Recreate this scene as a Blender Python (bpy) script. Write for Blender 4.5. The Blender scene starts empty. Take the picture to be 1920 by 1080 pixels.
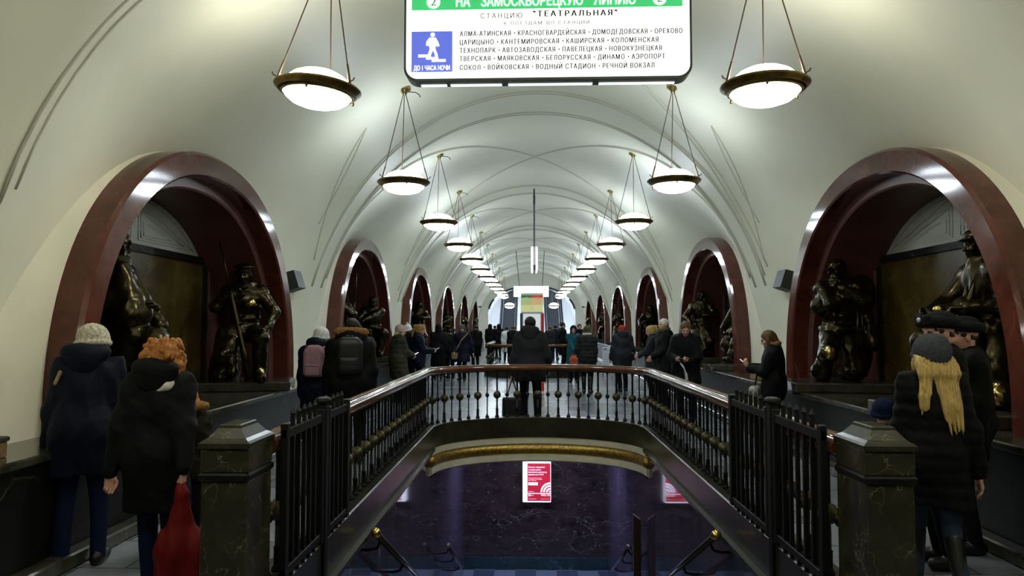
import bpy, math, random
import numpy as np
from mathutils import Vector, Matrix
from mathutils.geometry import delaunay_2d_cdt

# ---------------------------------------------------------------- camera, world, exposure
SC = bpy.context.scene
COL = SC.collection
R = math.radians
PI = math.pi
cam_data = bpy.data.cameras.new('camera')
cam_data.sensor_width = 36.0
cam_data.lens = 36.0 * 1400.0 / 1920.0
cam_data.clip_end = 300
cam = bpy.data.objects.new('camera', cam_data)
COL.objects.link(cam)
cam.location = (-0.11, 0.0, 1.60)
cam.rotation_euler = (R(92.9), 0.0, R(1.39))
SC.camera = cam

SC.view_settings.view_transform = 'Standard'
SC.view_settings.look = 'None'
SC.view_settings.gamma = 1.0
SC.view_settings.use_curve_mapping = False
SC.view_settings.exposure = 0.0

world = bpy.data.worlds.new('world')
SC.world = world
world.use_nodes = True
world.node_tree.nodes['Background'].inputs[0].default_value = (0.01, 0.01, 0.012, 1)
world.node_tree.nodes['Background'].inputs[1].default_value = 1.0

LAMP_STRENGTH = 24.0       # glass of the pendant lamps (upper and lower bowl)
BAY = 7.65                 # arch spacing along the hall
ARCH0 = 8.10               # centre of the first arch in view
WALL_X = 3.74              # flat wall behind the arch frames
HALL_END = 50.5

# ---------------------------------------------------------------- materials
MATS = {}
def _new(name):
    m = bpy.data.materials.new(name)
    m.use_nodes = True
    nt = m.node_tree
    b = nt.nodes['Principled BSDF']
    MATS[name] = m
    return m, nt, b

def plain(name, col, rough=0.6, metal=0.0, spec=0.5, noise=0.0, nscale=30.0, bump=0.0, bscale=200.0, coat=0.0, stretch=None):
    m, nt, b = _new(name)
    b.inputs['Base Color'].default_value = (*col, 1)
    b.inputs['Roughness'].default_value = rough
    b.inputs['Metallic'].default_value = metal
    b.inputs['Specular IOR Level'].default_value = spec
    b.inputs['Coat Weight'].default_value = coat
    tc = nt.nodes.new('ShaderNodeTexCoord'); src = tc.outputs['Object']
    if stretch:
        mp = nt.nodes.new('ShaderNodeMapping'); mp.inputs['Scale'].default_value = stretch
        nt.links.new(src, mp.inputs['Vector']); src = mp.outputs[0]
    if noise > 0:
        n = nt.nodes.new('ShaderNodeTexNoise'); n.inputs['Scale'].default_value = nscale
        n.inputs['Detail'].default_value = 4
        nt.links.new(src, n.inputs['Vector'])
        r = nt.nodes.new('ShaderNodeValToRGB')
        r.color_ramp.elements[0].position = 0.3; r.color_ramp.elements[1].position = 0.7
        r.color_ramp.elements[0].color = (*[c*(1-noise) for c in col], 1)
        r.color_ramp.elements[1].color = (*[min(1, c*(1+noise)) for c in col], 1)
        nt.links.new(n.outputs['Fac'], r.inputs['Fac'])
        nt.links.new(r.outputs['Color'], b.inputs['Base Color'])
    if bump > 0:
        n2 = nt.nodes.new('ShaderNodeTexNoise'); n2.inputs['Scale'].default_value = bscale
        nt.links.new(src, n2.inputs['Vector'])
        bp = nt.nodes.new('ShaderNodeBump'); bp.inputs['Strength'].default_value = bump
        bp.inputs['Distance'].default_value = 0.01
        nt.links.new(n2.outputs['Fac'], bp.inputs['Height'])
        nt.links.new(bp.outputs['Normal'], b.inputs['Normal'])
    return m

def glow(name, col, strength):
    m, nt, b = _new(name)
    b.inputs['Base Color'].default_value = (*[min(1, c) for c in col], 1)
    b.inputs['Roughness'].default_value = 0.3
    b.inputs['Emission Color'].default_value = (*col, 1)
    b.inputs['Emission Strength'].default_value = strength
    return m

def marble(name, c1, c2, vein, scale=1.5, vscale=1.3, vwidth=0.018, rough=0.12, fleck=0.0, vein_amt=1.0, stretch=(1, 1, 1), spec=0.5, vdens=0.5):
    m, nt, b = _new(name)
    N, L = nt.nodes.new, nt.links.new
    tc = N('ShaderNodeTexCoord')
    mp = N('ShaderNodeMapping'); mp.inputs['Scale'].default_value = stretch
    L(tc.outputs['Object'], mp.inputs['Vector'])
    n1 = N('ShaderNodeTexNoise'); n1.inputs['Scale'].default_value = scale; n1.inputs['Detail'].default_value = 8
    n1.inputs['Roughness'].default_value = 0.65
    L(mp.outputs[0], n1.inputs['Vector'])
    r1 = N('ShaderNodeValToRGB'); r1.color_ramp.elements[0].position = 0.35; r1.color_ramp.elements[1].position = 0.68
    r1.color_ramp.elements[0].color = (*c1, 1); r1.color_ramp.elements[1].color = (*c2, 1)
    L(n1.outputs['Fac'], r1.inputs['Fac'])
    # veins: edges of distorted cells, broken up by a second noise
    n2 = N('ShaderNodeTexNoise'); n2.inputs['Scale'].default_value = vscale * 1.7; n2.inputs['Detail'].default_value = 5
    L(mp.outputs[0], n2.inputs['Vector'])
    mx = N('ShaderNodeMix'); mx.data_type = 'VECTOR'; mx.inputs['Factor'].default_value = 0.35
    L(mp.outputs[0], mx.inputs[4]); L(n2.outputs['Color'], mx.inputs[5])
    vo = N('ShaderNodeTexVoronoi'); vo.feature = 'DISTANCE_TO_EDGE'; vo.inputs['Scale'].default_value = vscale * 2.2
    L(mx.outputs[1], vo.inputs['Vector'])
    r2 = N('ShaderNodeValToRGB'); r2.color_ramp.elements[0].color = (1, 1, 1, 1); r2.color_ramp.elements[1].color = (0, 0, 0, 1)
    r2.color_ramp.elements[0].position = 0.0; r2.color_ramp.elements[1].position = vwidth
    L(vo.outputs['Distance'], r2.inputs['Fac'])
    n3 = N('ShaderNodeTexNoise'); n3.inputs['Scale'].default_value = vscale * 1.1; n3.inputs['Detail'].default_value = 3
    L(mp.outputs[0], n3.inputs['Vector'])
    r3 = N('ShaderNodeValToRGB'); r3.color_ramp.elements[0].position = vdens; r3.color_ramp.elements[1].position = vdens + 0.1
    L(n3.outputs['Fac'], r3.inputs['Fac'])
    mu = N('ShaderNodeMath'); mu.operation = 'MULTIPLY'
    L(r2.outputs['Color'], mu.inputs[0]); L(r3.outputs['Color'], mu.inputs[1])
    mu2 = N('ShaderNodeMath'); mu2.operation = 'MULTIPLY'; mu2.inputs[1].default_value = vein_amt
    L(mu.outputs[0], mu2.inputs[0])
    mix = N('ShaderNodeMix'); mix.data_type = 'RGBA'; mix.inputs[7].default_value = (*vein, 1)
    L(mu2.outputs[0], mix.inputs['Factor']); L(r1.outputs['Color'], mix.inputs[6])
    out = mix.outputs[2]
    if fleck > 0:
        n4 = N('ShaderNodeTexNoise'); n4.inputs['Scale'].default_value = 11; n4.inputs['Detail'].default_value = 6
        n4.inputs['Roughness'].default_value = 0.8
        L(mp.outputs[0], n4.inputs['Vector'])
        r4 = N('ShaderNodeValToRGB'); r4.color_ramp.elements[0].position = 0.60; r4.color_ramp.elements[1].position = 0.68
        r4.color_ramp.elements[1].color = (fleck, fleck, fleck, 1)
        L(n4.outputs['Fac'], r4.inputs['Fac'])
        m5 = N('ShaderNodeMix'); m5.data_type = 'RGBA'; m5.inputs[7].default_value = (*vein, 1)
        L(r4.outputs['Color'], m5.inputs['Factor']); L(out, m5.inputs[6]); out = m5.outputs[2]
    L(out, b.inputs['Base Color'])
    b.inputs['Roughness'].default_value = rough
    b.inputs['Specular IOR Level'].default_value = spec
    return m

plain('vault_paint', (0.80, 0.79, 0.63), rough=0.42, spec=0.35, noise=0.05, nscale=0.9, bump=0.06, bscale=9)
plain('wall_paint', (0.81, 0.77, 0.61), rough=0.5, spec=0.3, noise=0.05, nscale=2.2, bump=0.05, bscale=60)
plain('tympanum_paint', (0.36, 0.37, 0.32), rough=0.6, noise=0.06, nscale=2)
plain('end_paint', (0.80, 0.79, 0.70), rough=0.5)
plain('white_paint', (0.85, 0.88, 0.92), rough=0.5)
marble('red_marble', (0.056, 0.014, 0.008), (0.118, 0.032, 0.019), (0.40, 0.27, 0.22), scale=3.0, vscale=1.2, vwidth=0.012, rough=0.11, fleck=0.14, spec=0.4, vdens=0.56, vein_amt=0.7)
marble('red_marble_dull', (0.075, 0.026, 0.020), (0.115, 0.040, 0.030), (0.25, 0.12, 0.09), scale=3.0, vscale=1.5, rough=0.42, vdens=0.62, vein_amt=0.4)
marble('green_marble', (0.011, 0.011, 0.006), (0.034, 0.032, 0.015), (0.20, 0.18, 0.10), scale=4.0, vscale=2.2, vwidth=0.014, rough=0.30, vdens=0.53, vein_amt=0.5)
marble('black_marble', (0.004, 0.004, 0.004), (0.011, 0.011, 0.009), (0.22, 0.19, 0.10), scale=3.0, vscale=0.9, vwidth=0.014, rough=0.33, vdens=0.55, vein_amt=0.5, spec=0.2)
marble('ledge_marble', (0.02, 0.019, 0.014), (0.07, 0.065, 0.045), (0.3, 0.26, 0.18), scale=4.0, vscale=1.2, rough=0.14, vdens=0.55)
marble('onyx', (0.042, 0.029, 0.007), (0.090, 0.063, 0.016), (0.30, 0.24, 0.11), scale=2.2, vscale=0.8, vwidth=0.012, rough=0.25, fleck=0.12, vdens=0.58, vein_amt=0.6)
marble('violet_lit_marble', (0.030, 0.025, 0.042), (0.080, 0.064, 0.105), (0.27, 0.24, 0.32), scale=2.4, vscale=1.0, vwidth=0.016, rough=0.045, stretch=(1, 1.6, 0.4), vdens=0.5, vein_amt=0.6, fleck=0.2)  # violet cast of the bluish passage light is mixed into the stone colour
marble('fossil_marble', (0.012, 0.009, 0.009), (0.036, 0.024, 0.025), (0.30, 0.31, 0.36), scale=2.0, vscale=1.5, vwidth=0.012, rough=0.12, stretch=(1, 1, 1.6), vdens=0.50, vein_amt=0.5, fleck=0.55)
plain('iron', (0.004, 0.004, 0.004), rough=0.48, metal=0.0, spec=0.30)
plain('old_brass', (0.17, 0.115, 0.035), rough=0.32, metal=0.9, noise=0.35, nscale=12)
plain('medallion_bronze', (0.075, 0.062, 0.028), rough=0.42, metal=0.7, noise=0.3, nscale=40)
plain('gilt', (0.42, 0.27, 0.06), rough=0.35, metal=0.8, noise=0.45, nscale=25, bump=0.5, bscale=60)
plain('polished_brass', (0.85, 0.62, 0.20), rough=0.15, metal=1.0)
plain('steel', (0.35, 0.36, 0.38), rough=0.28, metal=1.0)
plain('dark_steel', (0.10, 0.11, 0.12), rough=0.30, metal=0.9)
plain('bronze', (0.036, 0.028, 0.012), rough=0.26, metal=0.85, spec=0.5, noise=0.35, nscale=14, bump=0.10, bscale=35)
plain('bronze_polished', (0.62, 0.46, 0.16), rough=0.2, metal=1.0, noise=0.25, nscale=25)
plain('rail_wood', (0.115, 0.040, 0.016), rough=0.13, noise=0.3, nscale=6, coat=0.4)
plain('rail_wood_shine', (0.30, 0.20, 0.13), rough=0.16, noise=0.12, nscale=9, coat=0.6)  # paler wood, the bright reflections on the rail top put into the colour
plain('white_stucco', (0.66, 0.62, 0.47), rough=0.5, noise=0.08, nscale=8)
plain('black_plastic', (0.012, 0.012, 0.013), rough=0.4)
plain('white_plastic', (0.75, 0.76, 0.78), rough=0.4)
plain('box_card', (0.22, 0.14, 0.06), rough=0.7, noise=0.2)
plain('box_lid', (0.04, 0.028, 0.02), rough=0.6)
glow('lamp_glass', (0.80, 0.91, 1.0), LAMP_STRENGTH*1.5)
glow('lamp_glass_upper', (0.80, 0.91, 1.0), LAMP_STRENGTH*0.78)
glow('lamp_glass_warm_upper', (1.0, 1.0, 0.88), LAMP_STRENGTH*0.85)
glow('lamp_glass_warm', (1.0, 1.0, 0.88), LAMP_STRENGTH*1.6)
glow('sign_white', (1.0, 1.0, 0.97), 1.3)
glow('sign_green', (0.045, 0.48, 0.15), 1.0)
glow('sign_blue', (0.10, 0.14, 0.60), 1.0)
glow('sign_side', (0.93, 1.0, 0.93), 1.3)
plain('ink', (0.02, 0.02, 0.025), rough=0.6)
plain('ink_grey', (0.25, 0.25, 0.27), rough=0.6)
plain('ink_green', (0.15, 0.65, 0.35), rough=0.6)
glow('screen_red', (0.40, 0.014, 0.032), 0.5)
glow('screen_white', (0.86, 0.90, 1.0), 0.85)
glow('screen_navy', (0.03, 0.03, 0.10), 0.4)
glow('hall_fill_glow', (0.88, 0.95, 1.0), 30.0)  # glow of the fill panels added in the escalator hall
glow('passage_light', (0.60, 0.64, 1.0), 64.0)
glow('phone_glow', (0.75, 0.72, 1.0), 2.0)

plain('esc_step', (0.07, 0.085, 0.105), rough=0.5, metal=0.2)
plain('esc_panel', (0.36, 0.42, 0.48), rough=0.35)
plain('rod_brass', (0.10, 0.058, 0.035), rough=0.45, metal=0.5)
plain('canopy_brass', (0.45, 0.33, 0.13), rough=0.3, metal=0.9)
plain('sign_case', (0.035, 0.045, 0.03), rough=0.4, metal=0.3)
plain('stand_white', (0.6, 0.62, 0.65), rough=0.4)
plain('stand_blue', (0.02, 0.04, 0.12), rough=0.4)
plain('stand_red', (0.55, 0.035, 0.02), rough=0.4)
for n_, c_ in (('poster_cream', (0.62, 0.62, 0.30)), ('poster_green', (0.03, 0.13, 0.05)), ('poster_red', (0.45, 0.07, 0.03)), ('poster_lime', (0.40, 0.48, 0.20)), ('poster_orange', (0.62, 0.40, 0.20))):
    glow(n_, c_, 0.5)
glow('screen_pale', (0.75, 0.78, 0.82), 0.45)

marble('post_marble', (0.013, 0.013, 0.007), (0.034, 0.031, 0.015), (0.42, 0.37, 0.20), scale=6.0, vscale=3.6, vwidth=0.013, rough=0.28, vdens=0.42, vein_amt=0.6)
plain('board_white', (0.65, 0.70, 0.78), rough=0.4)
plain('rib_paint', (0.58, 0.57, 0.46), rough=0.6)
plain('brown_wood', (0.05, 0.026, 0.014), rough=0.35)
plain('speaker_dark', (0.014, 0.015, 0.012), rough=0.5)

def floor_material():
    m, nt, b = _new('floor_tiles')
    N, L = nt.nodes.new, nt.links.new
    tc = N('ShaderNodeTexCoord')
    br = N('ShaderNodeTexBrick')
    br.offset = 0.5; br.squash = 1.0
    br.inputs['Scale'].default_value = 1.0
    br.inputs['Mortar Size'].default_value = 0.006
    br.inputs['Brick Width'].default_value = 0.62
    br.inputs['Row Height'].default_value = 0.62
    br.inputs['Bias'].default_value = 0.0
    br.inputs['Color1'].default_value = (0.105, 0.118, 0.140, 1)
    br.inputs['Color2'].default_value = (0.285, 0.308, 0.350, 1)
    br.inputs['Mortar'].default_value = (0.05, 0.05, 0.055, 1)
    L(tc.outputs['Object'], br.inputs['Vector'])
    n = N('ShaderNodeTexNoise'); n.inputs['Scale'].default_value = 18; n.inputs['Detail'].default_value = 6
    L(tc.outputs['Object'], n.inputs['Vector'])
    mx = N('ShaderNodeMix'); mx.data_type = 'RGBA'; mx.blend_type = 'MULTIPLY'; mx.inputs['Factor'].default_value = 0.35
    L(br.outputs['Color'], mx.inputs[6]); L(n.outputs['Fac'], mx.inputs[7])
    L(mx.outputs[2], b.inputs['Base Color'])
    b.inputs['Roughness'].default_value = 0.27
    b.inputs['Specular IOR Level'].default_value = 0.55
floor_material()
def low_floor_material():
    m, nt, b = _new('passage_tiles')
    N, L = nt.nodes.new, nt.links.new
    tc = N('ShaderNodeTexCoord')
    ck = N('ShaderNodeTexChecker'); ck.inputs['Scale'].default_value = 2.4
    ck.inputs['Color1'].default_value = (0.13, 0.17, 0.22, 1); ck.inputs['Color2'].default_value = (0.05, 0.075, 0.11, 1)
    L(tc.outputs['Object'], ck.inputs['Vector'])
    L(ck.outputs['Color'], b.inputs['Base Color'])
    b.inputs['Roughness'].default_value = 0.2
low_floor_material()
marble('skirting_marble', (0.008, 0.020, 0.026), (0.016, 0.038, 0.046), (0.2, 0.3, 0.32), scale=4, vscale=2, rough=0.15, vein_amt=0.5)

# ---------------------------------------------------------------- object helpers
def link(o, parent=None):
    COL.objects.link(o)
    if parent is not None: o.parent = parent
    return o
def empty(name, loc=(0, 0, 0), rz=0.0, label=None, cat=None, group=None):
    o = bpy.data.objects.new(name, None)
    o.empty_display_size = 0.1
    o.location = loc; o.rotation_euler = (0, 0, rz)
    link(o); tag(o, label, cat, group)
    return o
def tag(o, label=None, cat=None, group=None, kind=None):
    if label: o['label'] = label
    if cat: o['category'] = cat
    if group: o['group'] = group
    if kind: o['kind'] = kind
    return o
def copy_tree(o, parent=None, only=None):
    c = o.copy(); COL.objects.link(c); c.parent = parent
    for ch in list(o.children): copy_tree(ch, c)
    return c

class MB:
    """collects vertices and faces of one mesh"""
    def __init__(s): s.v, s.f, s.m, s.mi = [], [], [], 0
    def add(s, vs, fs):
        o = len(s.v); s.v.extend([tuple(p) for p in vs])
        for f in fs: s.f.append(tuple(i + o for i in f)); s.m.append(s.mi)
        return s
    def box(s, x0, x1, y0, y1, z0, z1, b=0.0):
        if b <= 0:
            vs = [(x, y, z) for x in (x0, x1) for y in (y0, y1) for z in (z0, z1)]
            return s.add(vs, [(0, 1, 3, 2), (4, 6, 7, 5), (0, 4, 5, 1), (2, 3, 7, 6), (0, 2, 6, 4), (1, 5, 7, 3)])
        def ring(z, i):
            return [(x0+i+b, y0+i, z), (x1-i-b, y0+i, z), (x1-i, y0+i+b, z), (x1-i, y1-i-b, z), (x1-i-b, y1-i, z), (x0+i+b, y1-i, z), (x0+i, y1-i-b, z), (x0+i, y0+i+b, z)]
        rs = [ring(z0, b), ring(z0 + b, 0), ring(z1 - b, 0), ring(z1, b)]
        vs = sum(rs, []); fs = [tuple(range(7, -1, -1)), tuple(range(24, 32))]
        for k in range(3):
            for i in range(8):
                j = (i + 1) % 8; fs.append((k*8+i, k*8+j, k*8+8+j, k*8+8+i))
        return s.add(vs, fs)
    def loft(s, rings, close=True, cap=True):
        n = len(rings[0]); vs = [p for r in rings for p in r]; fs = []
        for k in range(len(rings) - 1):
            for i in range(n if close else n - 1):
                j = (i + 1) % n
                fs.append((k*n+i, k*n+j, (k+1)*n+j, (k+1)*n+i))
        if cap and close:
            fs.append(tuple(range(n - 1, -1, -1))); fs.append(tuple(range((len(rings)-1)*n, len(rings)*n)))
        return s.add(vs, fs)
    def lathe(s, prof, c=(0, 0, 0), n=16, cap=True):
        rings = []
        for r, z in prof:
            r = max(r, 1e-4)
            rings.append([(c[0]+r*math.cos(2*PI*i/n), c[1]+r*math.sin(2*PI*i/n), c[2]+z) for i in range(n)])
        return s.loft(rings, True, cap)
    def tube(s, pts, r, n=8, cap=True, flat=1.0):
        P = [Vector(p) for p in pts]; rings = []
        rr = r if isinstance(r, (list, tuple)) else [r] * len(P)
        for i, p in enumerate(P):
            d = (P[min(i+1, len(P)-1)] - P[max(i-1, 0)]).normalized()
            up = Vector((0, 0, 1)) if abs(d.z) < 0.95 else Vector((0, 1, 0))
            a = d.cross(up).normalized(); b = a.cross(d).normalized()
            rings.append([tuple(p + (a*math.cos(2*PI*k/n) + b*flat*math.sin(2*PI*k/n)) * rr[i]) for k in range(n)])
        return s.loft(rings, True, cap)
    def sweep(s, path, prof, closed=False):
        """path: plan points (x,y); prof: (offset to the right of travel, z)"""
        n = len(path); rings = []
        for i in range(n):
            a = Vector(path[max(i-1, 0)]); b = Vector(path[min(i+1, n-1)]); d = (b - a).normalized()
            nx, ny = d.y, -d.x
            rings.append([(path[i][0] + o*nx, path[i][1] + o*ny, z) for o, z in prof])
        return s.loft(rings, closed, closed)
    def build(s, name, mat, parent=None, smooth=False, angle=None):
        me = bpy.data.meshes.new(name)
        me.from_pydata(s.v, [], s.f); me.update()
        ms = mat if isinstance(mat, (list, tuple)) else [mat]
        for m in ms: me.materials.append(MATS[m])
        if len(ms) > 1: me.polygons.foreach_set('material_index', s.m)
        if smooth or angle:
            me.polygons.foreach_set('use_smooth', [True] * len(me.polygons))
            if angle:
                try: me.set_sharp_from_angle(angle=R(angle))
                except Exception: pass
        o = bpy.data.objects.new(name, me)
        return link(o, parent)

_text_cache = {}
def _text_raw(body, spacing=1.0):
    """outlines of a line of lettering, filled contour by contour (the glyphs are built of overlapping strokes)"""
    if (body, spacing) in _text_cache: return _text_cache[(body, spacing)]
    cu = bpy.data.curves.new('text', 'FONT')
    cu.body = body; cu.size = 1.0; cu.space_character = spacing; cu.resolution_u = 4; cu.fill_mode = 'NONE'
    t = bpy.data.objects.new('text', cu); COL.objects.link(t)
    bpy.context.view_layer.update()
    dg = bpy.context.evaluated_depsgraph_get()
    me = bpy.data.meshes.new_from_object(t.evaluated_get(dg))
    bpy.data.objects.remove(t); bpy.data.curves.remove(cu)
    nv = len(me.vertices); co = np.zeros(nv*3); me.vertices.foreach_get('co', co); co = co.reshape(-1, 3)
    ed = [tuple(e.vertices) for e in me.edges]; bpy.data.meshes.remove(me)
    v2, e2, f2, _, _, _ = delaunay_2d_cdt([Vector((p[0], p[1])) for p in co], ed, [], 0, 1e-5)
    # edges of one contour run in one direction; a triangle is ink where the contours wind round it
    A = co[[u for u, v in ed]][:, :2]; B = co[[v for u, v in ed]][:, :2]
    V = np.array([tuple(p) for p in v2]); F = []
    tri = [tuple(f) for f in f2 if len(f) == 3]
    if tri:
        Cn = V[np.array(tri)].mean(1)
        # the closing edge of a contour is stored (first, last) or (last, first): make every edge run forward
        rev = np.array([(v - u) != 1 and v > u for u, v in ed])
        A2 = np.where(rev[:, None], B, A); B2 = np.where(rev[:, None], A, B)
        for k0 in range(0, len(tri), 400):
            c = Cn[k0:k0+400]; px, py = c[:, :1], c[:, 1:]
            up = (A2[None, :, 1] <= py) & (B2[None, :, 1] > py); dn = (A2[None, :, 1] > py) & (B2[None, :, 1] <= py)
            side = (B2[None, :, 0]-A2[None, :, 0])*(py-A2[None, :, 1]) - (px-A2[None, :, 0])*(B2[None, :, 1]-A2[None, :, 1])
            w = ((up & (side > 0)).sum(1) - (dn & (side < 0)).sum(1))
            F += [tri[k0+q] for q in range(len(c)) if w[q] != 0]
    r = (np.concatenate([V, np.zeros((len(V), 1))], 1), F)
    _text_cache[(body, spacing)] = r
    return r
def text_width(body, spacing=1.0):
    co, fs = _text_raw(body, spacing)
    return co[:, 0].max() - co[:, 0].min()
def text_mesh(name, body, size, loc, mat, parent, width=None, spacing=1.0, bold=0.016):
    """lettering as a flat mesh facing -Y; loc is its base line start"""
    co, fs = _text_raw(body, spacing); co = co * size; n = len(co)
    co[:, 0] -= co[:, 0].min()
    if width: co[:, 0] *= width / max(co[:, 0].max(), 1e-6)
    c2 = np.stack([co[:, 0], np.zeros(n), co[:, 1]], 1) + np.array(loc)
    dx = np.array([bold*size, 0, 0])       # heavier strokes: the same outlines set twice, a hair apart
    me = bpy.data.meshes.new(name)
    me.from_pydata(np.concatenate([c2 - dx, c2 + dx + np.array([0, -0.0004, 0])]).tolist(), [], fs + [tuple(i + n for i in f) for f in fs])
    me.update(); me.materials.append(MATS[mat])
    return link(bpy.data.objects.new(name, me), parent)

# ---------------------------------------------------------------- distance-field modelling (bodies, cloth, statues)
class Cap:
    def __init__(s, a, b, ra, rb=None):
        s.a, s.b = np.array(a, float), np.array(b, float); s.ra = ra; s.rb = ra if rb is None else rb
    def d(s, P):
        ba = s.b - s.a; L = max(float(ba @ ba), 1e-9)
        q = P - s.a; t = np.clip(q @ ba / L, 0, 1)
        e = q - t[:, None] * ba
        return np.sqrt((e*e).sum(1)) - (s.ra + t * (s.rb - s.ra))
    def sph(s): return [(s.a, s.ra), (s.b, s.rb)]
class Ell:
    def __init__(s, c, r, M=None):
        s.c, s.r = np.array(c, float), np.array(r, float); s.M = M
    def d(s, P):
        q = P - s.c
        if s.M is not None: q = q @ s.M
        k0 = np.sqrt(((q / s.r)**2).sum(1)); k1 = np.sqrt(((q / (s.r*s.r))**2).sum(1))
        return k0 * (k0 - 1) / np.maximum(k1, 1e-6)
    def sph(s): return [(s.c, s.r.max())]
class Bx:
    def __init__(s, c, h, rd=0.01, M=None):
        s.c, s.h, s.rd, s.M = np.array(c, float), np.array(h, float), rd, M
    def d(s, P):
        q = P - s.c
        if s.M is not None: q = q @ s.M
        q = np.abs(q) - (s.h - s.rd)
        return np.sqrt((np.maximum(q, 0)**2).sum(1)) + np.minimum(q.max(1), 0) - s.rd
    def sph(s):
        return [(s.c, float(np.linalg.norm(s.h)))]
class Pl:   # half space below a plane: negative where n.p < o
    def __init__(s, n, o): s.n, s.o = np.array(n, float) / np.linalg.norm(n), o
    def d(s, P): return P @ s.n - s.o
    def sph(s): return []
class XF:   # a primitive carried into a frame (M columns = local axes)
    def __init__(s, p, M, T): s.p, s.M, s.T = p, np.array(M, float), np.array(T, float)
    def d(s, P): return s.p.d((P - s.T) @ s.M)
    def sph(s): return [(s.M @ c + s.T, r) for c, r in s.p.sph()]

def smin(a, b, k):
    if k <= 0: return np.minimum(a, b)
    h = np.clip(0.5 + 0.5 * (b - a) / k, 0, 1)
    return b + (a - b) * h - k * h * (1 - h)

class Shape:
    def __init__(s): s.ops = []; s.disp = []
    def u(s, p, k=0.02, m=0): s.ops.append(('u', p, k, m)); return s
    def sub(s, p, k=0.01): s.ops.append(('s', p, k, 0)); return s
    def cut(s, p, k=0.0): s.ops.append(('i', p, k, 0)); return s
    def wave(s, fn): s.disp.append(fn); return s
    def value(s, P):
        f = np.full(len(P), 10.0)
        for op, p, k, m in s.ops:
            d = p.d(P)
            if op == 'u': f = smin(f, d, k)
            elif op == 's': f = -smin(-f, d, k)
            else: f = -smin(-f, -d, k)
        for fn in s.disp: f = f + fn(P)
        return f
    def box(s):
        lo, hi = np.full(3, 1e9), np.full(3, -1e9)
        for op, p, k, m in s.ops:
            if op != 'u': continue
            for c, r in p.sph(): lo = np.minimum(lo, c - r); hi = np.maximum(hi, c + r)
        return lo, hi
    def mesh(s, h):
        lo, hi = s.box(); lo = lo - 2.2*h; hi = hi + 2.2*h
        n = np.ceil((hi - lo) / h).astype(int) + 1
        ax = [lo[i] + h*np.arange(n[i]) for i in range(3)]
        G = np.stack(np.meshgrid(*ax, indexing='ij'), -1).reshape(-1, 3)
        F = s.value(G).reshape(n)
        F[0] = np.maximum(F[0], h); F[-1] = np.maximum(F[-1], h)
        F[:, 0] = np.maximum(F[:, 0], h); F[:, -1] = np.maximum(F[:, -1], h)
        F[:, :, 0] = np.maximum(F[:, :, 0], h); F[:, :, -1] = np.maximum(F[:, :, -1], h)
        V, Q = surface_net(F)
        V = V * h + lo
        mats = None
        ids = sorted({m for op, p, k, m in s.ops if op == 'u'})
        if len(ids) > 1 and len(V):
            best = np.full(len(V), 1e9); mats = np.zeros(len(V), int)
            for op, p, k, m in s.ops:
                if op != 'u': continue
                d = p.d(V); w = d < best; best[w] = d[w]; mats[w] = m
            mats = mats[Q[:, 0]]
        return V, Q, mats

def surface_net(F):
    S = F < 0
    nx, ny, nz = F.shape
    acc = np.zeros((nx-1, ny-1, nz-1, 3)); cnt = np.zeros((nx-1, ny-1, nz-1))
    ii = np.indices((nx-1, ny-1, nz-1)).transpose(1, 2, 3, 0).astype(float)
    with np.errstate(divide='ignore', invalid='ignore'):
        for ax in range(3):
            sl0 = [slice(None)]*3; sl1 = [slice(None)]*3
            sl0[ax] = slice(0, -1); sl1[ax] = slice(1, None)
            a, b = F[tuple(sl0)], F[tuple(sl1)]
            X = S[tuple(sl0)] != S[tuple(sl1)]
            t = np.where(X, a / (a - b), 0.0)
            o1, o2 = [i for i in range(3) if i != ax]
            for u in (0, 1):
                for w in (0, 1):
                    sl = [slice(None)]*3
                    sl[o1] = slice(u, F.shape[o1]-1+u); sl[o2] = slice(w, F.shape[o2]-1+w)
                    x = X[tuple(sl)]; tt = t[tuple(sl)]
                    cnt += x
                    acc[..., ax] += np.where(x, tt, 0); acc[..., o1] += x*u; acc[..., o2] += x*w
    act = cnt > 0
    idx = np.full(act.shape, -1); nv = int(act.sum()); idx[act] = np.arange(nv)
    V = (acc[act] / cnt[act][:, None]) + ii[act]
    quads = []
    for ax in range(3):
        o1, o2 = (ax+1) % 3, (ax+2) % 3
        sl0 = [slice(None)]*3; sl1 = [slice(None)]*3
        sl0[ax] = slice(0, -1); sl1[ax] = slice(1, None)
        for sgn in (0, 1):
            A = S[tuple(sl0)] & ~S[tuple(sl1)] if sgn == 0 else ~S[tuple(sl0)] & S[tuple(sl1)]
            E = np.argwhere(A)
            E = E[(E[:, o1] > 0) & (E[:, o2] > 0) & (E[:, o1] < F.shape[o1]-1) & (E[:, o2] < F.shape[o2]-1)]
            if not len(E): continue
            def g(d1, d2):
                c = E.copy(); c[:, o1] -= d1; c[:, o2] -= d2
                return idx[c[:, 0], c[:, 1], c[:, 2]]
            q = np.stack([g(1, 1), g(0, 1), g(0, 0), g(1, 0)], 1)
            if sgn == 1: q = q[:, ::-1]
            quads.append(q)
    Q = np.concatenate(quads) if quads else np.zeros((0, 4), int)
    return V, Q

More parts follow.
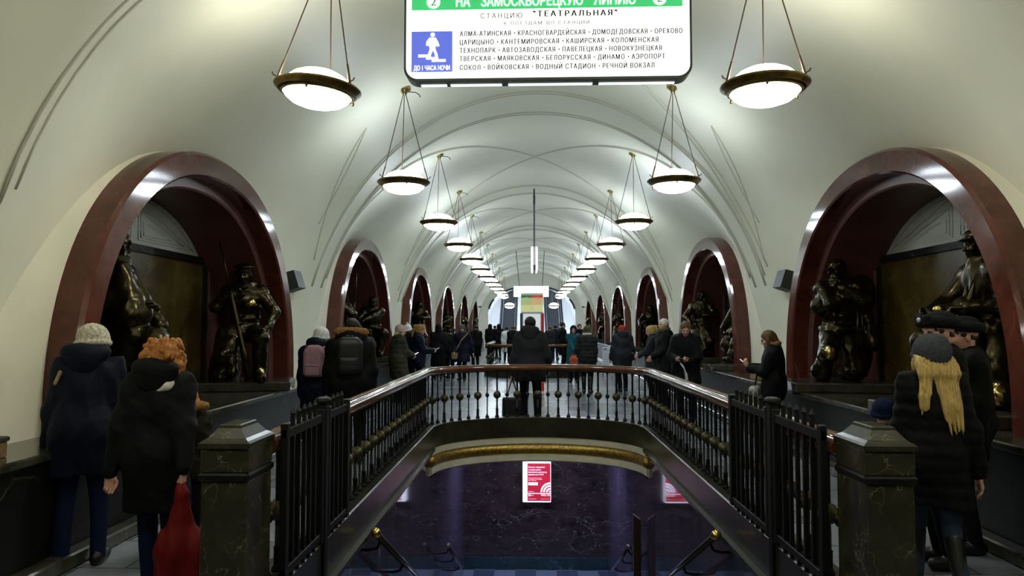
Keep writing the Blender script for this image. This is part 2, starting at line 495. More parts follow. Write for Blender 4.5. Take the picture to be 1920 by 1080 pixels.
def sdf_mesh(name, parts, mats, scale=1.0):
    """parts: list of (Shape, cell size); one mesh"""
    Vs, Qs, Ms, off = [], [], [], 0
    for sh, h in parts:
        V, Q, m = sh.mesh(h)
        Vs.append(V); Qs.append(Q + off); off += len(V)
        Ms.append(m if m is not None else np.full(len(Q), ([o[3] for o in sh.ops if o[0] == 'u'] or [0])[0]))
    V, Q, M = (scale(np.concatenate(Vs)) if callable(scale) else np.concatenate(Vs) * scale), np.concatenate(Qs), np.concatenate(Ms)
    me = bpy.data.meshes.new(name)
    me.vertices.add(len(V)); me.vertices.foreach_set('co', V.astype(np.float32).ravel())
    me.loops.add(len(Q)*4); me.loops.foreach_set('vertex_index', Q.astype(np.int32).ravel())
    me.polygons.add(len(Q)); me.polygons.foreach_set('loop_start', np.arange(0, len(Q)*4, 4, dtype=np.int32))
    try: me.polygons.foreach_set('loop_total', np.full(len(Q), 4, dtype=np.int32))
    except Exception: pass
    for m in mats: me.materials.append(MATS[m])
    if len(mats) > 1: me.polygons.foreach_set('material_index', M.astype(np.int32))
    me.polygons.foreach_set('use_smooth', np.ones(len(Q), bool))
    me.update(calc_edges=True); me.validate()
    return me
def sdf_obj(name, parts, mats, parent=None, scale=1.0):
    if isinstance(parts, tuple): parts = [parts]
    if isinstance(mats, str): mats = [mats]
    return link(bpy.data.objects.new(name, sdf_mesh(name, parts, mats, scale)), parent)
# ================================================================ the hall: vault, walls, arches, floor
def vz(x, y):
    u = abs(((y - ARCH0) / BAY + 0.5) % 1.0 - 0.5) * 2
    zb = 0.8 + 4.4 * math.sqrt(max(0.0, 1 - (x / 3.752)**2))
    zp = 5.2 - 0.128 * x * x
    w = max(0.0, 1 - (u / 0.9)**2.4)
    return zb + w * max(0.0, zp - zb)

Y0 = -5.5
def build_vault():
    m = MB(); nt = 72; ny = int((HALL_END - Y0) / 0.17)
    tm = math.asin(WALL_X / 3.752)
    vs = []; fs = []
    for j in range(ny + 1):
        y = Y0 + (HALL_END + 0.02 - Y0) * j / ny
        for i in range(nt + 1):
            x = 3.752 * math.sin(-tm + 2*tm*i/nt)
            vs.append((x, y, vz(x, y)))
    for j in range(ny):
        for i in range(nt):
            a = j*(nt+1)+i
            fs.append((a, a+nt+1, a+nt+2, a+1))
    m.add(vs, fs)
    o = m.build('ceiling', 'vault_paint', smooth=True); tag(o, kind='structure')
    return o
ceiling = build_vault()

# plaster ribs drawn over the vault: pairs of fine mouldings fanning from every pier
def build_ribs():
    m = MB()
    def line(f, n=60, r=0.012):
        pts = []
        for i in range(n + 1):
            x, y = f(i / n); pts.append((x, y, vz(x, y) - 0.002))
        m.tube(pts, r, 5)
    k = 0
    while ARCH0 + BAY*(k+0.5) < HALL_END - 1:
        yp = ARCH0 + BAY*(k+0.5)
        for d in (-0.62, -0.50, 0.50, 0.62):
            line(lambda t, d=d: (3.55*(2*t-1), yp + d*(0.45 + 0.55*math.cos(PI/2*(2*t-1)))))
        for d in (0.16, 0.30):
            for sg in (-1, 1):
                line(lambda t, d=d, sg=sg: (3.5*(1-2*t), yp + sg*(0.22 + d + (BAY-0.44-2*d)*(0.5-0.5*math.cos(PI*t))**1.0)))
        for sg in (-1, 1):          # the small closed panels near the springing
            for sx in (-1, 1):
                line(lambda t, sg=sg, sx=sx: (sx*(3.45-1.05*t), yp + sg*(0.5 + 1.15*t)), 24)
                line(lambda t, sg=sg, sx=sx: (sx*(3.30-0.90*t), yp + sg*(0.80 + 0.85*t*t)), 24)
        k += 1
    o = m.build('trim_ribs', 'rib_paint', ceiling, smooth=True)
    o['label'] = 'fine plaster ribs crossing the vault'
    return o
build_ribs()

AA, AZ, AH, AN = 2.60, 0.90, 2.53, 2.2
def arch_h(dy, off=0.0):
    a = AA - off; t = min(1.0, abs(dy) / a)
    return AZ + (AH - off) * (max(0.0, 1 - t**AN))**(1/AN)
ARCHES = [ARCH0 + BAY*k for k in range(6)]

def build_wall(side):
    m = MB(); ys = set(np.round(np.arange(Y0, HALL_END, 0.17), 4)) | {HALL_END + 0.02}
    for c in ARCHES:
        for s in np.linspace(0, 1, 26):
            d = 2.56 * (1 - s**2.5); ys |= {round(c - d, 4), round(c + d, 4)}
        ys |= {round(c - 2.5601, 4), round(c + 2.5601, 4)}
    ys = sorted(ys); vs = []; fs = []
    x = WALL_X * side
    for y in ys:
        c = min(ARCHES, key=lambda q: abs(q - y)); d = abs(y - c)
        lo = arch_h(d, 0.04) if d <= 2.56 else 0.0
        hi = vz(WALL_X, y) + 0.03
        vs += [(x, y, min(lo, hi)), (x, y, hi)]
    for i in range(len(ys) - 1):
        f = (2*i, 2*i+1, 2*i+3, 2*i+2)
        fs.append(f if side > 0 else f[::-1])
    m.add(vs, fs)
    o = m.build('wall_right' if side > 0 else 'wall_left', 'wall_paint'); tag(o, kind='structure')
build_wall(1); build_wall(-1)

def arch_curve(n=56, zb=0.74):
    pts = [(-AA, zb), (-AA, (zb + AZ)/2)]
    for i in range(n + 1):
        t = PI - PI*i/n; c, s = math.cos(t), math.sin(t)
        pts.append((AA*math.copysign(abs(c)**(2/AN), c), AZ + AH*abs(s)**(2/AN)))
    pts += [(AA, (zb + AZ)/2), (AA, zb)]
    out = []
    for i, p in enumerate(pts):
        a, b = pts[max(i-1, 0)], pts[min(i+1, len(pts)-1)]
        d = Vector((b[0]-a[0], b[1]-a[1])).normalized()
        out.append((p[0], p[1], d[1], -d[0]))      # inward normal
    return out
CURVE = arch_curve()
def arch_sweep(prof):
    m = MB(); rings = []
    for y, z, ny, nz in CURVE:
        rings.append([(x, y + ny*o, z + nz*o) for x, o in prof])
    m.loft(rings, False, False)
    m.f = [f[::-1] for f in m.f]
    return m

def make_arch():
    fr = arch_sweep([(3.80, 0), (3.53, 0), (3.50, 0.03), (3.50, 0.23), (3.52, 0.25), (3.80, 0.25)]).build('trim_1', 'red_marble', angle=40)
    tag(fr, kind='structure')
    arch_sweep([(3.75, 0.24), (3.72, 0.25), (3.72, 0.35), (3.74, 0.37), (4.52, 0.37)]).build('niche_soffit', 'red_marble_dull', fr, angle=40)
    m = MB()
    for s in (-1, 1): m.box(4.40, 4.52, *(sorted((s*1.78, s*2.30))), 0.70, 2.50, 0.01)
    m.build('niche_pilasters', 'red_marble_dull', fr)
    m = MB().box(4.47, 4.56, -1.72, 1.72, 0.85, 2.42)
    m.build('stone_panel', 'onyx', fr)
    m = MB()
    m.box(4.43, 4.56, -1.80, 1.80, 2.42, 2.50); m.box(4.43, 4.56, -1.80, 1.80, 0.74, 0.86)
    for s in (-1, 1): m.box(4.43, 4.56, *(sorted((s*1.72, s*1.80))), 0.86, 2.42)
    m.build('panel_border', 'black_marble', fr)
    m = MB(); n = 40; vs = []; fs = []
    for i in range(n + 1):
        d = -2.24 + 4.48*i/n
        vs += [(4.48, d, 2.49), (4.48, d, max(2.49, arch_h(d, 0.36)))]
    for i in range(n): fs.append((2*i, 2*i+1, 2*i+3, 2*i+2))
    m.add(vs, fs)
    # incised triangles of the tympanum, as slim raised fillets
    for k in (0.05, 0.17, 0.29):
        zl = 2.55 + k*0.25
        pts = [(d_, arch_h(d_, 0.37 + k)) for d_ in np.linspace(0.05 + k*0.5, 2.2, 90)]
        pts = [p for p in pts if p[1] > zl]
        for s in (-1, 1):
            q = [(4.478, s*p[0], p[1]) for p in pts] + [(4.478, s*pts[-1][0], zl), (4.478, s*pts[0][0], zl), (4.478, s*pts[0][0], pts[0][1])]
            m.tube(q[::4] + q[-3:], 0.009, 5)
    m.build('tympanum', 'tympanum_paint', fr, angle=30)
    return fr
arch_src = make_arch()
n_tr = 0
for side in (1, -1):
    for c in ARCHES:
        n_tr += 1
        a = arch_src if n_tr == 1 else copy_tree(arch_src)
        a.name = 'trim_%d' % n_tr
        a.location = (0, c, 0); a.rotation_euler = (0, 0, 0 if side > 0 else PI)

# dado: dark marble base along both walls, with its ledge and floor kerb
for side in (1, -1):
    m = MB()
    lo, hi = sorted((side*3.25, side*4.60))
    m.box(lo, hi, Y0, HALL_END, 0, 0.72)
    o = m.build('baseboard_right' if side > 0 else 'baseboard_left', 'black_marble'); tag(o, kind='structure')
    lo, hi = sorted((side*3.22, side*4.60))
    MB().box(lo, hi, Y0, HALL_END, 0.72, 0.78, 0.012).build('ledge', 'ledge_marble', o)
    lo, hi = sorted((side*3.12, side*3.25))
    MB().box(lo, hi, Y0, HALL_END, 0.0, 0.10, 0.012).build('kerb', 'ledge_marble', o)

# floor with the two stair wells
WELL_X, WELL_Y0, WELL_Y1, WELL_B = 1.42, 3.9, 9.9, 1.25
FAR_FRONT = 23.0            # nearest point of the far stair well
def hole_half(y):
    if WELL_Y0 <= y <= WELL_Y1: return WELL_X
    if WELL_Y1 < y < WELL_Y1 + WELL_B: return WELL_X*math.sqrt(1 - ((y-WELL_Y1)/WELL_B)**2)
    yf = FAR_FRONT + WELL_B
    if FAR_FRONT < y < yf: return WELL_X*math.sqrt(1 - ((y-yf)/WELL_B)**2)
    if yf <= y <= yf + 6: return WELL_X
    return 0.0
def build_floor():
    m = MB()
    ys = [Y0, WELL_Y0 - 1e-4] + [WELL_Y0, WELL_Y1]
    ys += [WELL_Y1 + WELL_B*math.sin(PI/2*i/20) for i in range(1, 21)]
    yf = FAR_FRONT + WELL_B
    ys += [yf - WELL_B*math.sin(PI/2*(20-i)/20) for i in range(0, 21)] + [yf + 6, yf + 6.0001, 59.0]
    for a, b in zip(ys[:-1], ys[1:]):
        if b - a < 1e-3: continue
        ha, hb = hole_half(a), hole_half(b)
        if a == WELL_Y0: ha = WELL_X
        if a == Y0: hb = 0
        if a > yf + 5.9: ha = hb = 0
        for s in (-1, 1):
            f = [(s*ha, a, 0), (s*3.6, a, 0), (s*3.6, b, 0), (s*hb, b, 0)]
            m.add(f if s > 0 else f[::-1], [(0, 1, 2, 3)])
    o = m.build('floor', 'floor_tiles'); tag(o, kind='structure')
build_floor()

# wall behind the camera closes the hall
tag(MB().box(-4.7, 4.7, Y0 - 0.2, Y0, 0, 5.4).build('wall_back', 'vault_paint'), kind='structure')

# ---------------------------------------------------------------- stair well and the lower passage
FL = -3.35; PASS_END = 15.5
def build_well():
    for s, nm in ((-1, 'wall_stairwell_left'), (1, 'wall_stairwell_right')):
        m = MB(); x = s*1.45
        f = [(x, WELL_Y0, -3.6), (x, PASS_END, -3.6), (x, PASS_END, -0.45), (x, WELL_Y1+0.2, -0.45), (x, WELL_Y1+0.2, 0.0), (x, WELL_Y0, 0.0)]
        m.add(f if s < 0 else f[::-1], [tuple(range(6))])
        m.box(*sorted((s*1.46, s*1.8)), WELL_Y0, PASS_END, -3.6, -0.02)
        o = m.build(nm, 'violet_lit_marble'); tag(o, kind='structure')
    o = MB().box(-1.9, 1.9, PASS_END, PASS_END + 0.2, -3.6, -0.4).build('wall_passage_end', 'fossil_marble'); tag(o, kind='structure')
    o = MB().box(-1.45, 1.45, PASS_END - 0.05, PASS_END, FL, FL + 0.25, 0.008).build('baseboard_passage', 'skirting_marble'); tag(o, kind='structure')
    o = MB().box(-1.45, 1.45, 12.9, PASS_END, FL - 0.1, FL).build('floor_passage', 'passage_tiles'); tag(o, kind='structure')
    o = MB().box(-1.45, 1.45, WELL_Y1 + 1.52, PASS_END, -0.37, -0.25)
    o = o.build('ceiling_passage', 'white_stucco'); tag(o, kind='structure')
    o = MB().box(-1.45, 1.45, WELL_Y0 - 0.1, WELL_Y0, -3.6, -0.005).build('wall_stairwell_front', 'violet_lit_marble'); tag(o, kind='structure')
    # stairs: two flights and a landing
    m = MB(); rise = 2.265/14; tread = 4.65/14
    prof = [(WELL_Y0, -0.001), (4.03, -0.001)]
    y, z = 4.03, 0.0
    for i in range(14): z -= rise; prof.append((y, z)); y += tread; prof.append((y, z))
    y = 10.7; prof[-1] = (y, z); r2 = (-z + FL)/7*-1
    for i in range(7):
        z -= (3.35-2.265)/7; prof.append((y, z)); y += tread*0.96; prof.append((y, z))
    prof += [(y, -3.6), (WELL_Y0, -3.6)]
    m.loft([[(-1.45, a, b) for a, b in prof], [(1.45, a, b) for a, b in prof]], True, True)
    o = m.build('floor_stairs', 'ledge_marble'); tag(o, kind='structure')
    # second well far off: a plain pit
    yf = FAR_FRONT
    m = MB()
    pts = [(-1.45, yf+WELL_B+6), (-1.45, yf+WELL_B)] + [(-1.45*math.cos(t), yf+WELL_B-WELL_B*math.sin(t)) for t in np.linspace(0, PI, 25)][1:-1] + [(1.45, yf+WELL_B), (1.45, yf+WELL_B+6)]
    n = len(pts)
    m.add([(x, y, 0) for x, y in pts] + [(x, y, -3.4) for x, y in pts],
          [(i, (i+1) % n, n+(i+1) % n, n+i) for i in range(n)] + [tuple(range(n, 2*n))])
    o = m.build('wall_far_stairwell', 'violet_lit_marble'); tag(o, kind='structure')
build_well()

def well_path(n=40, x=1.5, b=1.25, y0=4.0, far=False):
    """plan line of the balustrade, left front -> round the end -> right front"""
    p = [(-x, y0 + (WELL_Y1 - y0)*i/12) for i in range(12)]
    p += [(-x*math.cos(t), WELL_Y1 + b*math.sin(t)) for t in np.linspace(0, PI, n)]
    p += [(x, WELL_Y1 - (WELL_Y1 - y0)*i/12) for i in range(1, 13)]
    return p

# kerb around the well and the stucco moulding over the passage mouth
PATH = well_path(y0=3.9)
m = MB().sweep(PATH, [(-0.12, 0.0), (-0.12, 0.24), (-0.10, 0.26), (0.09, 0.26), (0.10, 0.25), (0.10, -0.03), (0.0, -0.04)], closed=True)
for sg in (-1, 1):
    st = [(sg*1.5, 3.9 + (WELL_Y1 - 3.9)*i/4) for i in range(5)]
    m.sweep(st if sg < 0 else st[::-1], [(0.09, 0.0), (0.14, -0.01), (0.14, -0.045), (0.05, -0.05)], closed=True)
kerb = m.build('trim_kerb', 'green_marble', angle=40); tag(kerb, kind='structure')
arc = [(-1.47*math.cos(t), WELL_Y1 + 0.02 + 1.21*math.sin(t)) for t in np.linspace(0.02, PI-0.02, 44)]
m = MB()
m.sweep(arc, [(0.02, -0.02), (0.07, -0.03), (0.07, -0.12), (0.05, -0.14), (0.03, -0.14), (-0.25, -0.14), (-0.25, -0.02)], closed=True)
m.sweep(arc, [(0.03, -0.27), (0.05, -0.27), (0.06, -0.29), (0.06, -0.37), (0.03, -0.39), (-0.25, -0.39), (-0.25, -0.27)], closed=True)
o = m.build('trim_moulding', 'white_stucco', angle=40); tag(o, kind='structure')
m = MB().sweep(arc, [(0.03 + 0.065*math.cos(a), -0.205 + 0.075*math.sin(a)) for a in np.linspace(0, 2*PI, 15)[:-1]], closed=True)
m.build('gilt_garland', 'gilt', o, smooth=True)['label'] = 'gilded round moulding'

# ---------------------------------------------------------------- end wall and the bright escalator hall
def end_open(x):
    t = min(1, abs(x)/2.95); return 2.54 + 1.76*math.sqrt(max(0, 1 - t**2.0))
m = MB(); xs = [-4.6, -2.9501] + list(np.linspace(-2.95, 2.95, 41)) + [2.9501, 4.6]
vs, fs = [], []
for x in xs:
    lo = end_open(x) if abs(x) <= 2.95 else 0.0
    vs += [(x, HALL_END, lo), (x, HALL_END, 5.4)]
for i in range(len(xs)-1): fs.append((2*i, 2*i+2, 2*i+3, 2*i+1))
m.add(vs, fs); vs2 = [(v[0], v[1]+0.5, v[2]) for v in vs]
m.add(vs2, [f[::-1] for f in fs])
b = len(vs)
for i in range(1, len(xs)-2): m.f.append((2*i, b+2*i, b+2*i+2, 2*i+2)); m.m.append(0)
tag(m.build('wall_end', 'end_paint'), kind='structure')
m = MB()
for a0, a1 in ((0.10, 0.50), (0.86, 1.2), (PI-0.5, PI-0.1), (PI-1.2, PI-0.86)):
    pts = [(2.9*math.cos(t), HALL_END - 0.06, 2.56 + 1.74*math.sin(t)) for t in np.linspace(a0, a1, 9)]
    m.tube(pts, 0.07, 6)
tag(m.build('trim_end_arch', 'dark_steel'), kind='structure')

m = MB(); rings = []
for (y, dz, w, h) in ((HALL_END+0.45, 0, 3.3, 4.7), (57.5, 0, 3.3, 4.7), (84, 15.3, 3.3, 4.7)):
    rings.append([(w, y, dz - 0.3)] + [(w*math.cos(t), y, dz + 1.6 + (h-1.6)*math.sin(t)) for t in np.linspace(0, PI, 25)] + [(-w, y, dz - 0.3)])
m.loft(rings, False, False)
tag(m.build('ceiling_escalator_hall', 'white_paint', smooth=True), kind='structure')
tag(MB().box(-4, 4, 84, 84.2, 12, 21).build('wall_escalator_top', 'white_paint'), kind='structure')

def make_escalator(x, label):
    e = empty('escalator', (x, 58, 0), 0, label, 'escalator', 'escalators at the far end')
    m = MB(); prof = [(0, 0)]; y, z = 1.2, 0.0
    prof = [(0, -0.05), (0, 0.02), (1.2, 0.02)]; z = 0.02
    for i in range(60):
        z += 0.2; prof.append((y, z)); y += 0.35; prof.append((y, z))
    prof += [(y, z - 0.5), (1.4, -0.5)]
    m.loft([[(-0.5, a, b) for a, b in prof], [(0.5, a, b) for a, b in prof]], True, True)
    m.build('steps', 'esc_step', e)
    m = MB()
    for i in range(60):
        yy, zz = 1.2 + 0.35*i, 0.22 + 0.2*i
        m.box(-0.49, 0.49, yy - 0.012, yy + 0.02, zz - 0.03, zz + 0.006)
    m.build('step_nosings', 'dark_steel', e)
    for s in (-1, 1):
        xo = s*0.60; lo, hi = sorted((s*0.50, s*0.72))
        q = MB()
        pr = [(0.3, 0), (0.3, 0.85), (1.5, 0.9), (22, 12.62), (22, 11.4), (1.4, 0)]
        q.loft([[(lo, a, b) for a, b in pr], [(hi, a, b) for a, b in pr]], True, True)
        q.build('balustrade_panel', 'esc_panel', e)
        h = MB().tube([(xo, 0.1, 0.6), (xo, 0.15, 0.85), (xo, 0.35, 0.95), (xo, 1.5, 0.99), (xo, 22, 12.7)], 0.05, 8)
        h.build('handrail', 'black_plastic', e, smooth=True)
make_escalator(-1.88, 'left grey escalator rising out of the bright hall at the far end')
make_escalator(1.78, 'right grey escalator rising out of the bright hall at the far end')
m = MB(); pr = [(57.6, 0), (57.6, 1.0), (59.2, 1.0), (84, 15.0), (84, 14), (59.4, 0)]
m.loft([[(-1.15, a, b) for a, b in pr], [(1.05, a, b) for a, b in pr]], True, True)
tag(m.build('trim_escalator_deck', 'white_paint'), kind='structure')
for s in (-1, 1):
    m = MB(); a, b = sorted((s*2.62, s*3.32))
    m.loft([[(a, p, q) for p, q in pr], [(b, p, q) for p, q in pr]], True, True)
    tag(m.build('trim_escalator_side_%s' % ('right' if s > 0 else 'left'), 'white_paint'), kind='structure')
for i, (y, z, w) in enumerate(((53.5, 4.55, 'near the arch'), (56.8, 4.55, 'before the escalators'), (62.0, 6.9, 'over the escalators'))):
    t = empty('ceiling_light', (0, y, z), 0, 'added fill light brightening the escalator hall, ' + w, 'light', 'escalator hall fill lights')  # panels added only to make the far hall bright, no known fittings
    MB().box(-1.1, 1.1, -0.25, 0.25, -0.06, 0, 0.01).build('diffuser', 'hall_fill_glow', t)
    MB().box(-1.15, 1.15, -0.3, 0.3, 0, 0.06, 0.01).build('housing', 'white_plastic', t)
t = empty('ceiling_light', (0, 13.6, -0.42), 0, 'bluish ceiling light inside the lower passage', 'light')
MB().box(-0.9, 0.9, -0.12, 0.12, -0.05, 0, 0.01).build('diffuser', 'passage_light', t)

# ================================================================ pendant lamps
def make_lamp(ztop, glass='lamp_glass'):
    z0 = 3.50
    t = empty('pendant_lamp', (0, 0, z0))
    prof = [(0.268, -0.044), (0.278, -0.052), (0.290, -0.050), (0.294, -0.040), (0.318, -0.030), (0.324, -0.020), (0.346, -0.004), (0.353, 0.008), (0.350, 0.018), (0.338, 0.022), (0.334, 0.030), (0.31, 0.034), (0.27, 0.022)]
    m = MB(); n = 40; rings = []
    for i in range(n + 1):
        a = 2*PI*i/n; rings.append([(r*math.cos(a), r*math.sin(a), z) for r, z in prof])
    m.loft(rings, True, False)
    m.build('rim', 'old_brass', t, angle=35)
    lo = MB().lathe([(0.276, -0.038), (0.258, -0.070), (0.21, -0.108), (0.14, -0.133), (0.06, -0.147), (0.001, -0.149)], n=28)
    lo.build('lower_bowl', glass, t, smooth=True)
    up = MB().lathe([(0.001, 0.165), (0.08, 0.160), (0.15, 0.142), (0.21, 0.112), (0.26, 0.066), (0.282, 0.022)], n=28)
    up.build('upper_bowl', glass + '_upper', t, smooth=True)
    H = ztop - z0 - 0.06
    for a in (88, 205, 335):
        x, y = 0.325*math.cos(R(a)), 0.325*math.sin(R(a))
        r = MB().tube([(x, y, 0.03), (x*0.05, y*0.05, H)], 0.0055, 6)
        r.mi = 0
        f = 0.17/ math.hypot(0.31, H); 
        r.tube([(x, y, 0.03), (x*(1-0.95*f), y*(1-0.95*f), 0.03 + (H-0.03)*f)], [0.012, 0.009], 6)
        r.tube([(x*0.92, y*0.92, 0.075), (x*1.0, y*1.0, 0.045), (x*1.10, y*1.10, 0.055), (x*1.13, y*1.13, 0.075)], 0.006, 5)
        r.build('rod', 'rod_brass', t)
    for a in (30, 150, 270):
        x, y = 0.30*math.cos(R(a)), 0.30*math.sin(R(a))
        MB().lathe([(0.004, -0.075), (0.012, -0.066), (0.008, -0.045)], (x, y, 0), 8).build('clamp_screw', 'old_brass', t)
    c = MB().lathe([(0.004, H-0.02), (0.03, H-0.01), (0.035, H+0.01), (0.05, H+0.02), (0.055, H+0.035), (0.085, H+0.05), (0.085, H+0.075)], n=16)
    c.build('canopy', 'canopy_brass', t, smooth=True)
    w = MB().tube([(0.0, 0.02, H+0.06), (0.06, 0.02, H+0.035), (0.15, 0.0, H+0.03), (0.20, 0.0, H+0.0), (0.21, 0, H-0.03)], 0.006, 5)
    w.build('cable_hook', 'iron', t)
    return t
LX = 1.79; LY0 = 6.0; LS = BAY/2
ORD = ['nearest', 'second', 'third', 'fourth', 'fifth', 'sixth', 'seventh', 'eighth', 'ninth', 'tenth', 'eleventh', 'twelfth']
lamp_src = make_lamp(vz(LX, LY0 + LS))
warm_src = make_lamp(vz(LX, LY0 + LS), 'lamp_glass_warm')
used_l = set()
for side in (-1, 1):
    sn = 'left' if side < 0 else 'right'
    for k in range(-1, 12):
        src_l = warm_src if k <= 0 else lamp_src
        o = copy_tree(src_l) if src_l.name in used_l else src_l; used_l.add(src_l.name)
        o.location = (LX*side, LY0 + LS*k, 3.50)
        o.rotation_euler = (0, 0, R((k*37 + (20 if side > 0 else 0)) % 40 - 20) if k else R(0 if side < 0 else -14))
        if k == 0: o.location = (-1.85, LY0, 3.535) if side < 0 else (LX, LY0, 3.53)
        if k == 0 and side < 0: o.rotation_euler = (0, R(4.5), 0)
        tag(o, ('round brass rimmed pendant lamp hanging %s in the %s row' % (ORD[k] + (' from the viewer' if k else ' of those in view'), sn)) if k >= 0 else 'pendant lamp of the %s row %s' % (sn, 'behind the viewer' if k < -1 else 'just above the viewer'), 'lamp', 'pendant lamps in two rows')
for sx, sn in ((-1.6, 'left'), (1.6, 'right')):
    o = copy_tree(lamp_src); o.location = (sx, 54.0, 3.05); o.scale = (1.25, 1.25, 1.25)
    tag(o, 'larger low pendant lamp in front of the %s escalator beyond the end arch' % sn, 'lamp', 'low lamps of the escalator hall')

# ================================================================ hanging line sign
def at(px, py, Y):
    """where the line of sight through a pixel of the photograph meets the upright plane y = Y"""
    d = cam.matrix_world.to_3x3() @ Vector(((px - 960)/1400, (540 - py)/1400, -1))
    k = (Y - cam.location.y) / d.y
    return cam.location + d*k
bpy.context.view_layer.update()

def rrect(x0, x1, z0, z1, r, n=6):
    p = []
    for cx, cz, a0 in ((x1-r, z0+r, -90), (x1-r, z1-r, 0), (x0+r, z1-r, 90), (x0+r, z0+r, 180)):
        for i in range(n + 1):
            a = R(a0 + 90*i/n); p.append((cx + r*math.cos(a), cz + r*math.sin(a)))
    return p
def make_line_sign():
    Y = 5.62
    A, B = at(757, 152, Y), at(1297, 149, Y)
    x0, x1, zb = A.x, B.x, (A.z + B.z)/2
    zt = zb + 0.86
    s = empty('hanging_sign', ((x0+x1)/2, Y, zb), R(-0.8), 'large white backlit hanging sign with green band, blue stair square and station names', 'sign')
    W = (x1 - x0)/2; H = zt - zb
    def lx(px): return at(px, 100, Y).x - (x0+x1)/2
    def lz(py): return at(1026, py, Y).z - zb
    out = rrect(-W, W, 0, H, 0.10); inn = rrect(-W+0.014, W-0.014, 0.024, H-0.014, 0.09)
    m = MB(); n = len(out)
    rings = [[(x, 0.0, z) for x, z in inn], [(x, -0.015, z) for x, z in out], [(x, 0.13, z) for x, z in out]]
    m.loft(rings, True, False); m.f.append(tuple(range(2*n, 3*n))); m.m.append(0)
    m.build('casing', 'sign_case', s, angle=40)
    f = MB().add([(x, 0.0, z) for x, z in inn], [tuple(range(n))])
    f.build('face', 'sign_white', s)
    u = MB()
    for a, b in ((-W+0.12, -W+0.32), (-W+0.35, -0.35), (-0.3, 0.35), (0.4, W-0.12)): u.box(a, b, 0.07, 0.11, -0.006, 0.001)
    u.build('light_slots', 'sign_side', s)
    yb = -0.004
    gz0, gx0, gx1 = lz(16), lx(771), lx(1280)
    gz1 = gz0 + 0.155
    MB().add([(gx0, yb, gz0), (gx1, yb, gz0), (gx1, yb, gz1), (gx0, yb, gz1)], [(0, 1, 2, 3)]).build('green_band', 'sign_green', s)
    yc = -0.008
    th = 0.082; tz = gz0 + 0.022
    for a, b, w in ((855, 881, 'НА'), (902, 1093, 'ЗАМОСКВОРЕЦКУЮ'), (1114, 1192, 'ЛИНИЮ')):
        text_mesh('green_band_lettering', w, th*1.38, (lx(a), yc, tz), 'sign_white', s, width=lx(b)-lx(a))
    for cx in (812, 1237):
        c = lx(cx); zc = gz0 + 0.062
        MB().add([(c + 0.052*math.cos(2*PI*i/24), yc, zc + 0.052*math.sin(2*PI*i/24)) for i in range(24)], [tuple(range(24))]).build('line_number_disc', 'sign_white', s)
        text_mesh('line_number', '2', 0.085, (c - 0.022, yc - 0.003, zc - 0.03), 'ink_green', s, width=0.044)
    text_mesh('lettering', 'СТАНЦИЮ', 0.056, (lx(901), yb, lz(33)), 'ink_grey', s, width=lx(979)-lx(901), spacing=1.5)
    text_mesh('lettering', '"ТЕАТРАЛЬНАЯ"', 0.062, (lx(1000), yb, lz(31)), 'ink', s, width=lx(1157)-lx(1000), spacing=1.4, bold=0.04)
    text_mesh('lettering', 'К ПОЕЗДАМ ДО СТАНЦИЙ', 0.036, (lx(945), yb, lz(46)), 'ink_grey', s, width=lx(1105)-lx(945), spacing=1.4)
    rows = [(66, 1279, 'АЛМА-АТИНСКАЯ · КРАСНОГВАРДЕЙСКАЯ · ДОМОДЕДОВСКАЯ · ОРЕХОВО'),
            (82, 1234, 'ЦАРИЦЫНО · КАНТЕМИРОВСКАЯ · КАШИРСКАЯ · КОЛОМЕНСКАЯ'),
            (97.5, 1240, 'ТЕХНОПАРК · АВТОЗАВОДСКАЯ · ПАВЕЛЕЦКАЯ · НОВОКУЗНЕЦКАЯ'),
            (113, 1246, 'ТВЕРСКАЯ · МАЯКОВСКАЯ · БЕЛОРУССКАЯ · ДИНАМО · АЭРОПОРТ'),
            (129.5, 1226, 'СОКОЛ · ВОЙКОВСКАЯ · ВОДНЫЙ СТАДИОН · РЕЧНОЙ ВОКЗАЛ')]
    for py, pe, tx in rows:
        full = text_width(tx, 1.25); kx = (lx(pe) - lx(862))/full; pre = ''
        for i, nm in enumerate(tx.split(' · ')):
            if i:
                pre += ' · '; x_ = lx(862) + kx*(text_width(pre + 'Н', 1.25) - text_width('· Н', 1.25)) + 0.004
                MB().add([(x_ + 0.0065*math.cos(2*PI*q/10), yb, lz(py) + 0.019 + 0.0065*math.sin(2*PI*q/10)) for q in range(10)], [tuple(range(10))]).build('separator_dot', 'ink_green', s)
            w_ = text_width(nm, 1.25); st_ = text_width(pre + nm, 1.25) - w_
            text_mesh('station_name', nm, 0.054, (lx(862) + kx*st_, yb, lz(py)), 'ink', s, width=kx*w_, spacing=1.25, bold=0.026)
            pre += nm
    # blue square with a walking figure on steps
    bx0, bx1, bz0, bz1 = lx(771), lx(848), lz(132.5), lz(56)
    MB().add([(bx0, yb, bz0), (bx1, yb, bz0), (bx1, yb, bz1), (bx0, yb, bz1)], [(0, 1, 2, 3)]).build('stair_square', 'sign_blue', s)
    q = MB(); bw = bx1 - bx0
    def P(u, v): return (bx0 + u*bw, yc, bz1 - v*bw)
    q.add([P(0.52 + 0.055*math.cos(2*PI*i/16), 0.09 + 0.055*math.sin(2*PI*i/16)) for i in range(16)], [tuple(range(16))])
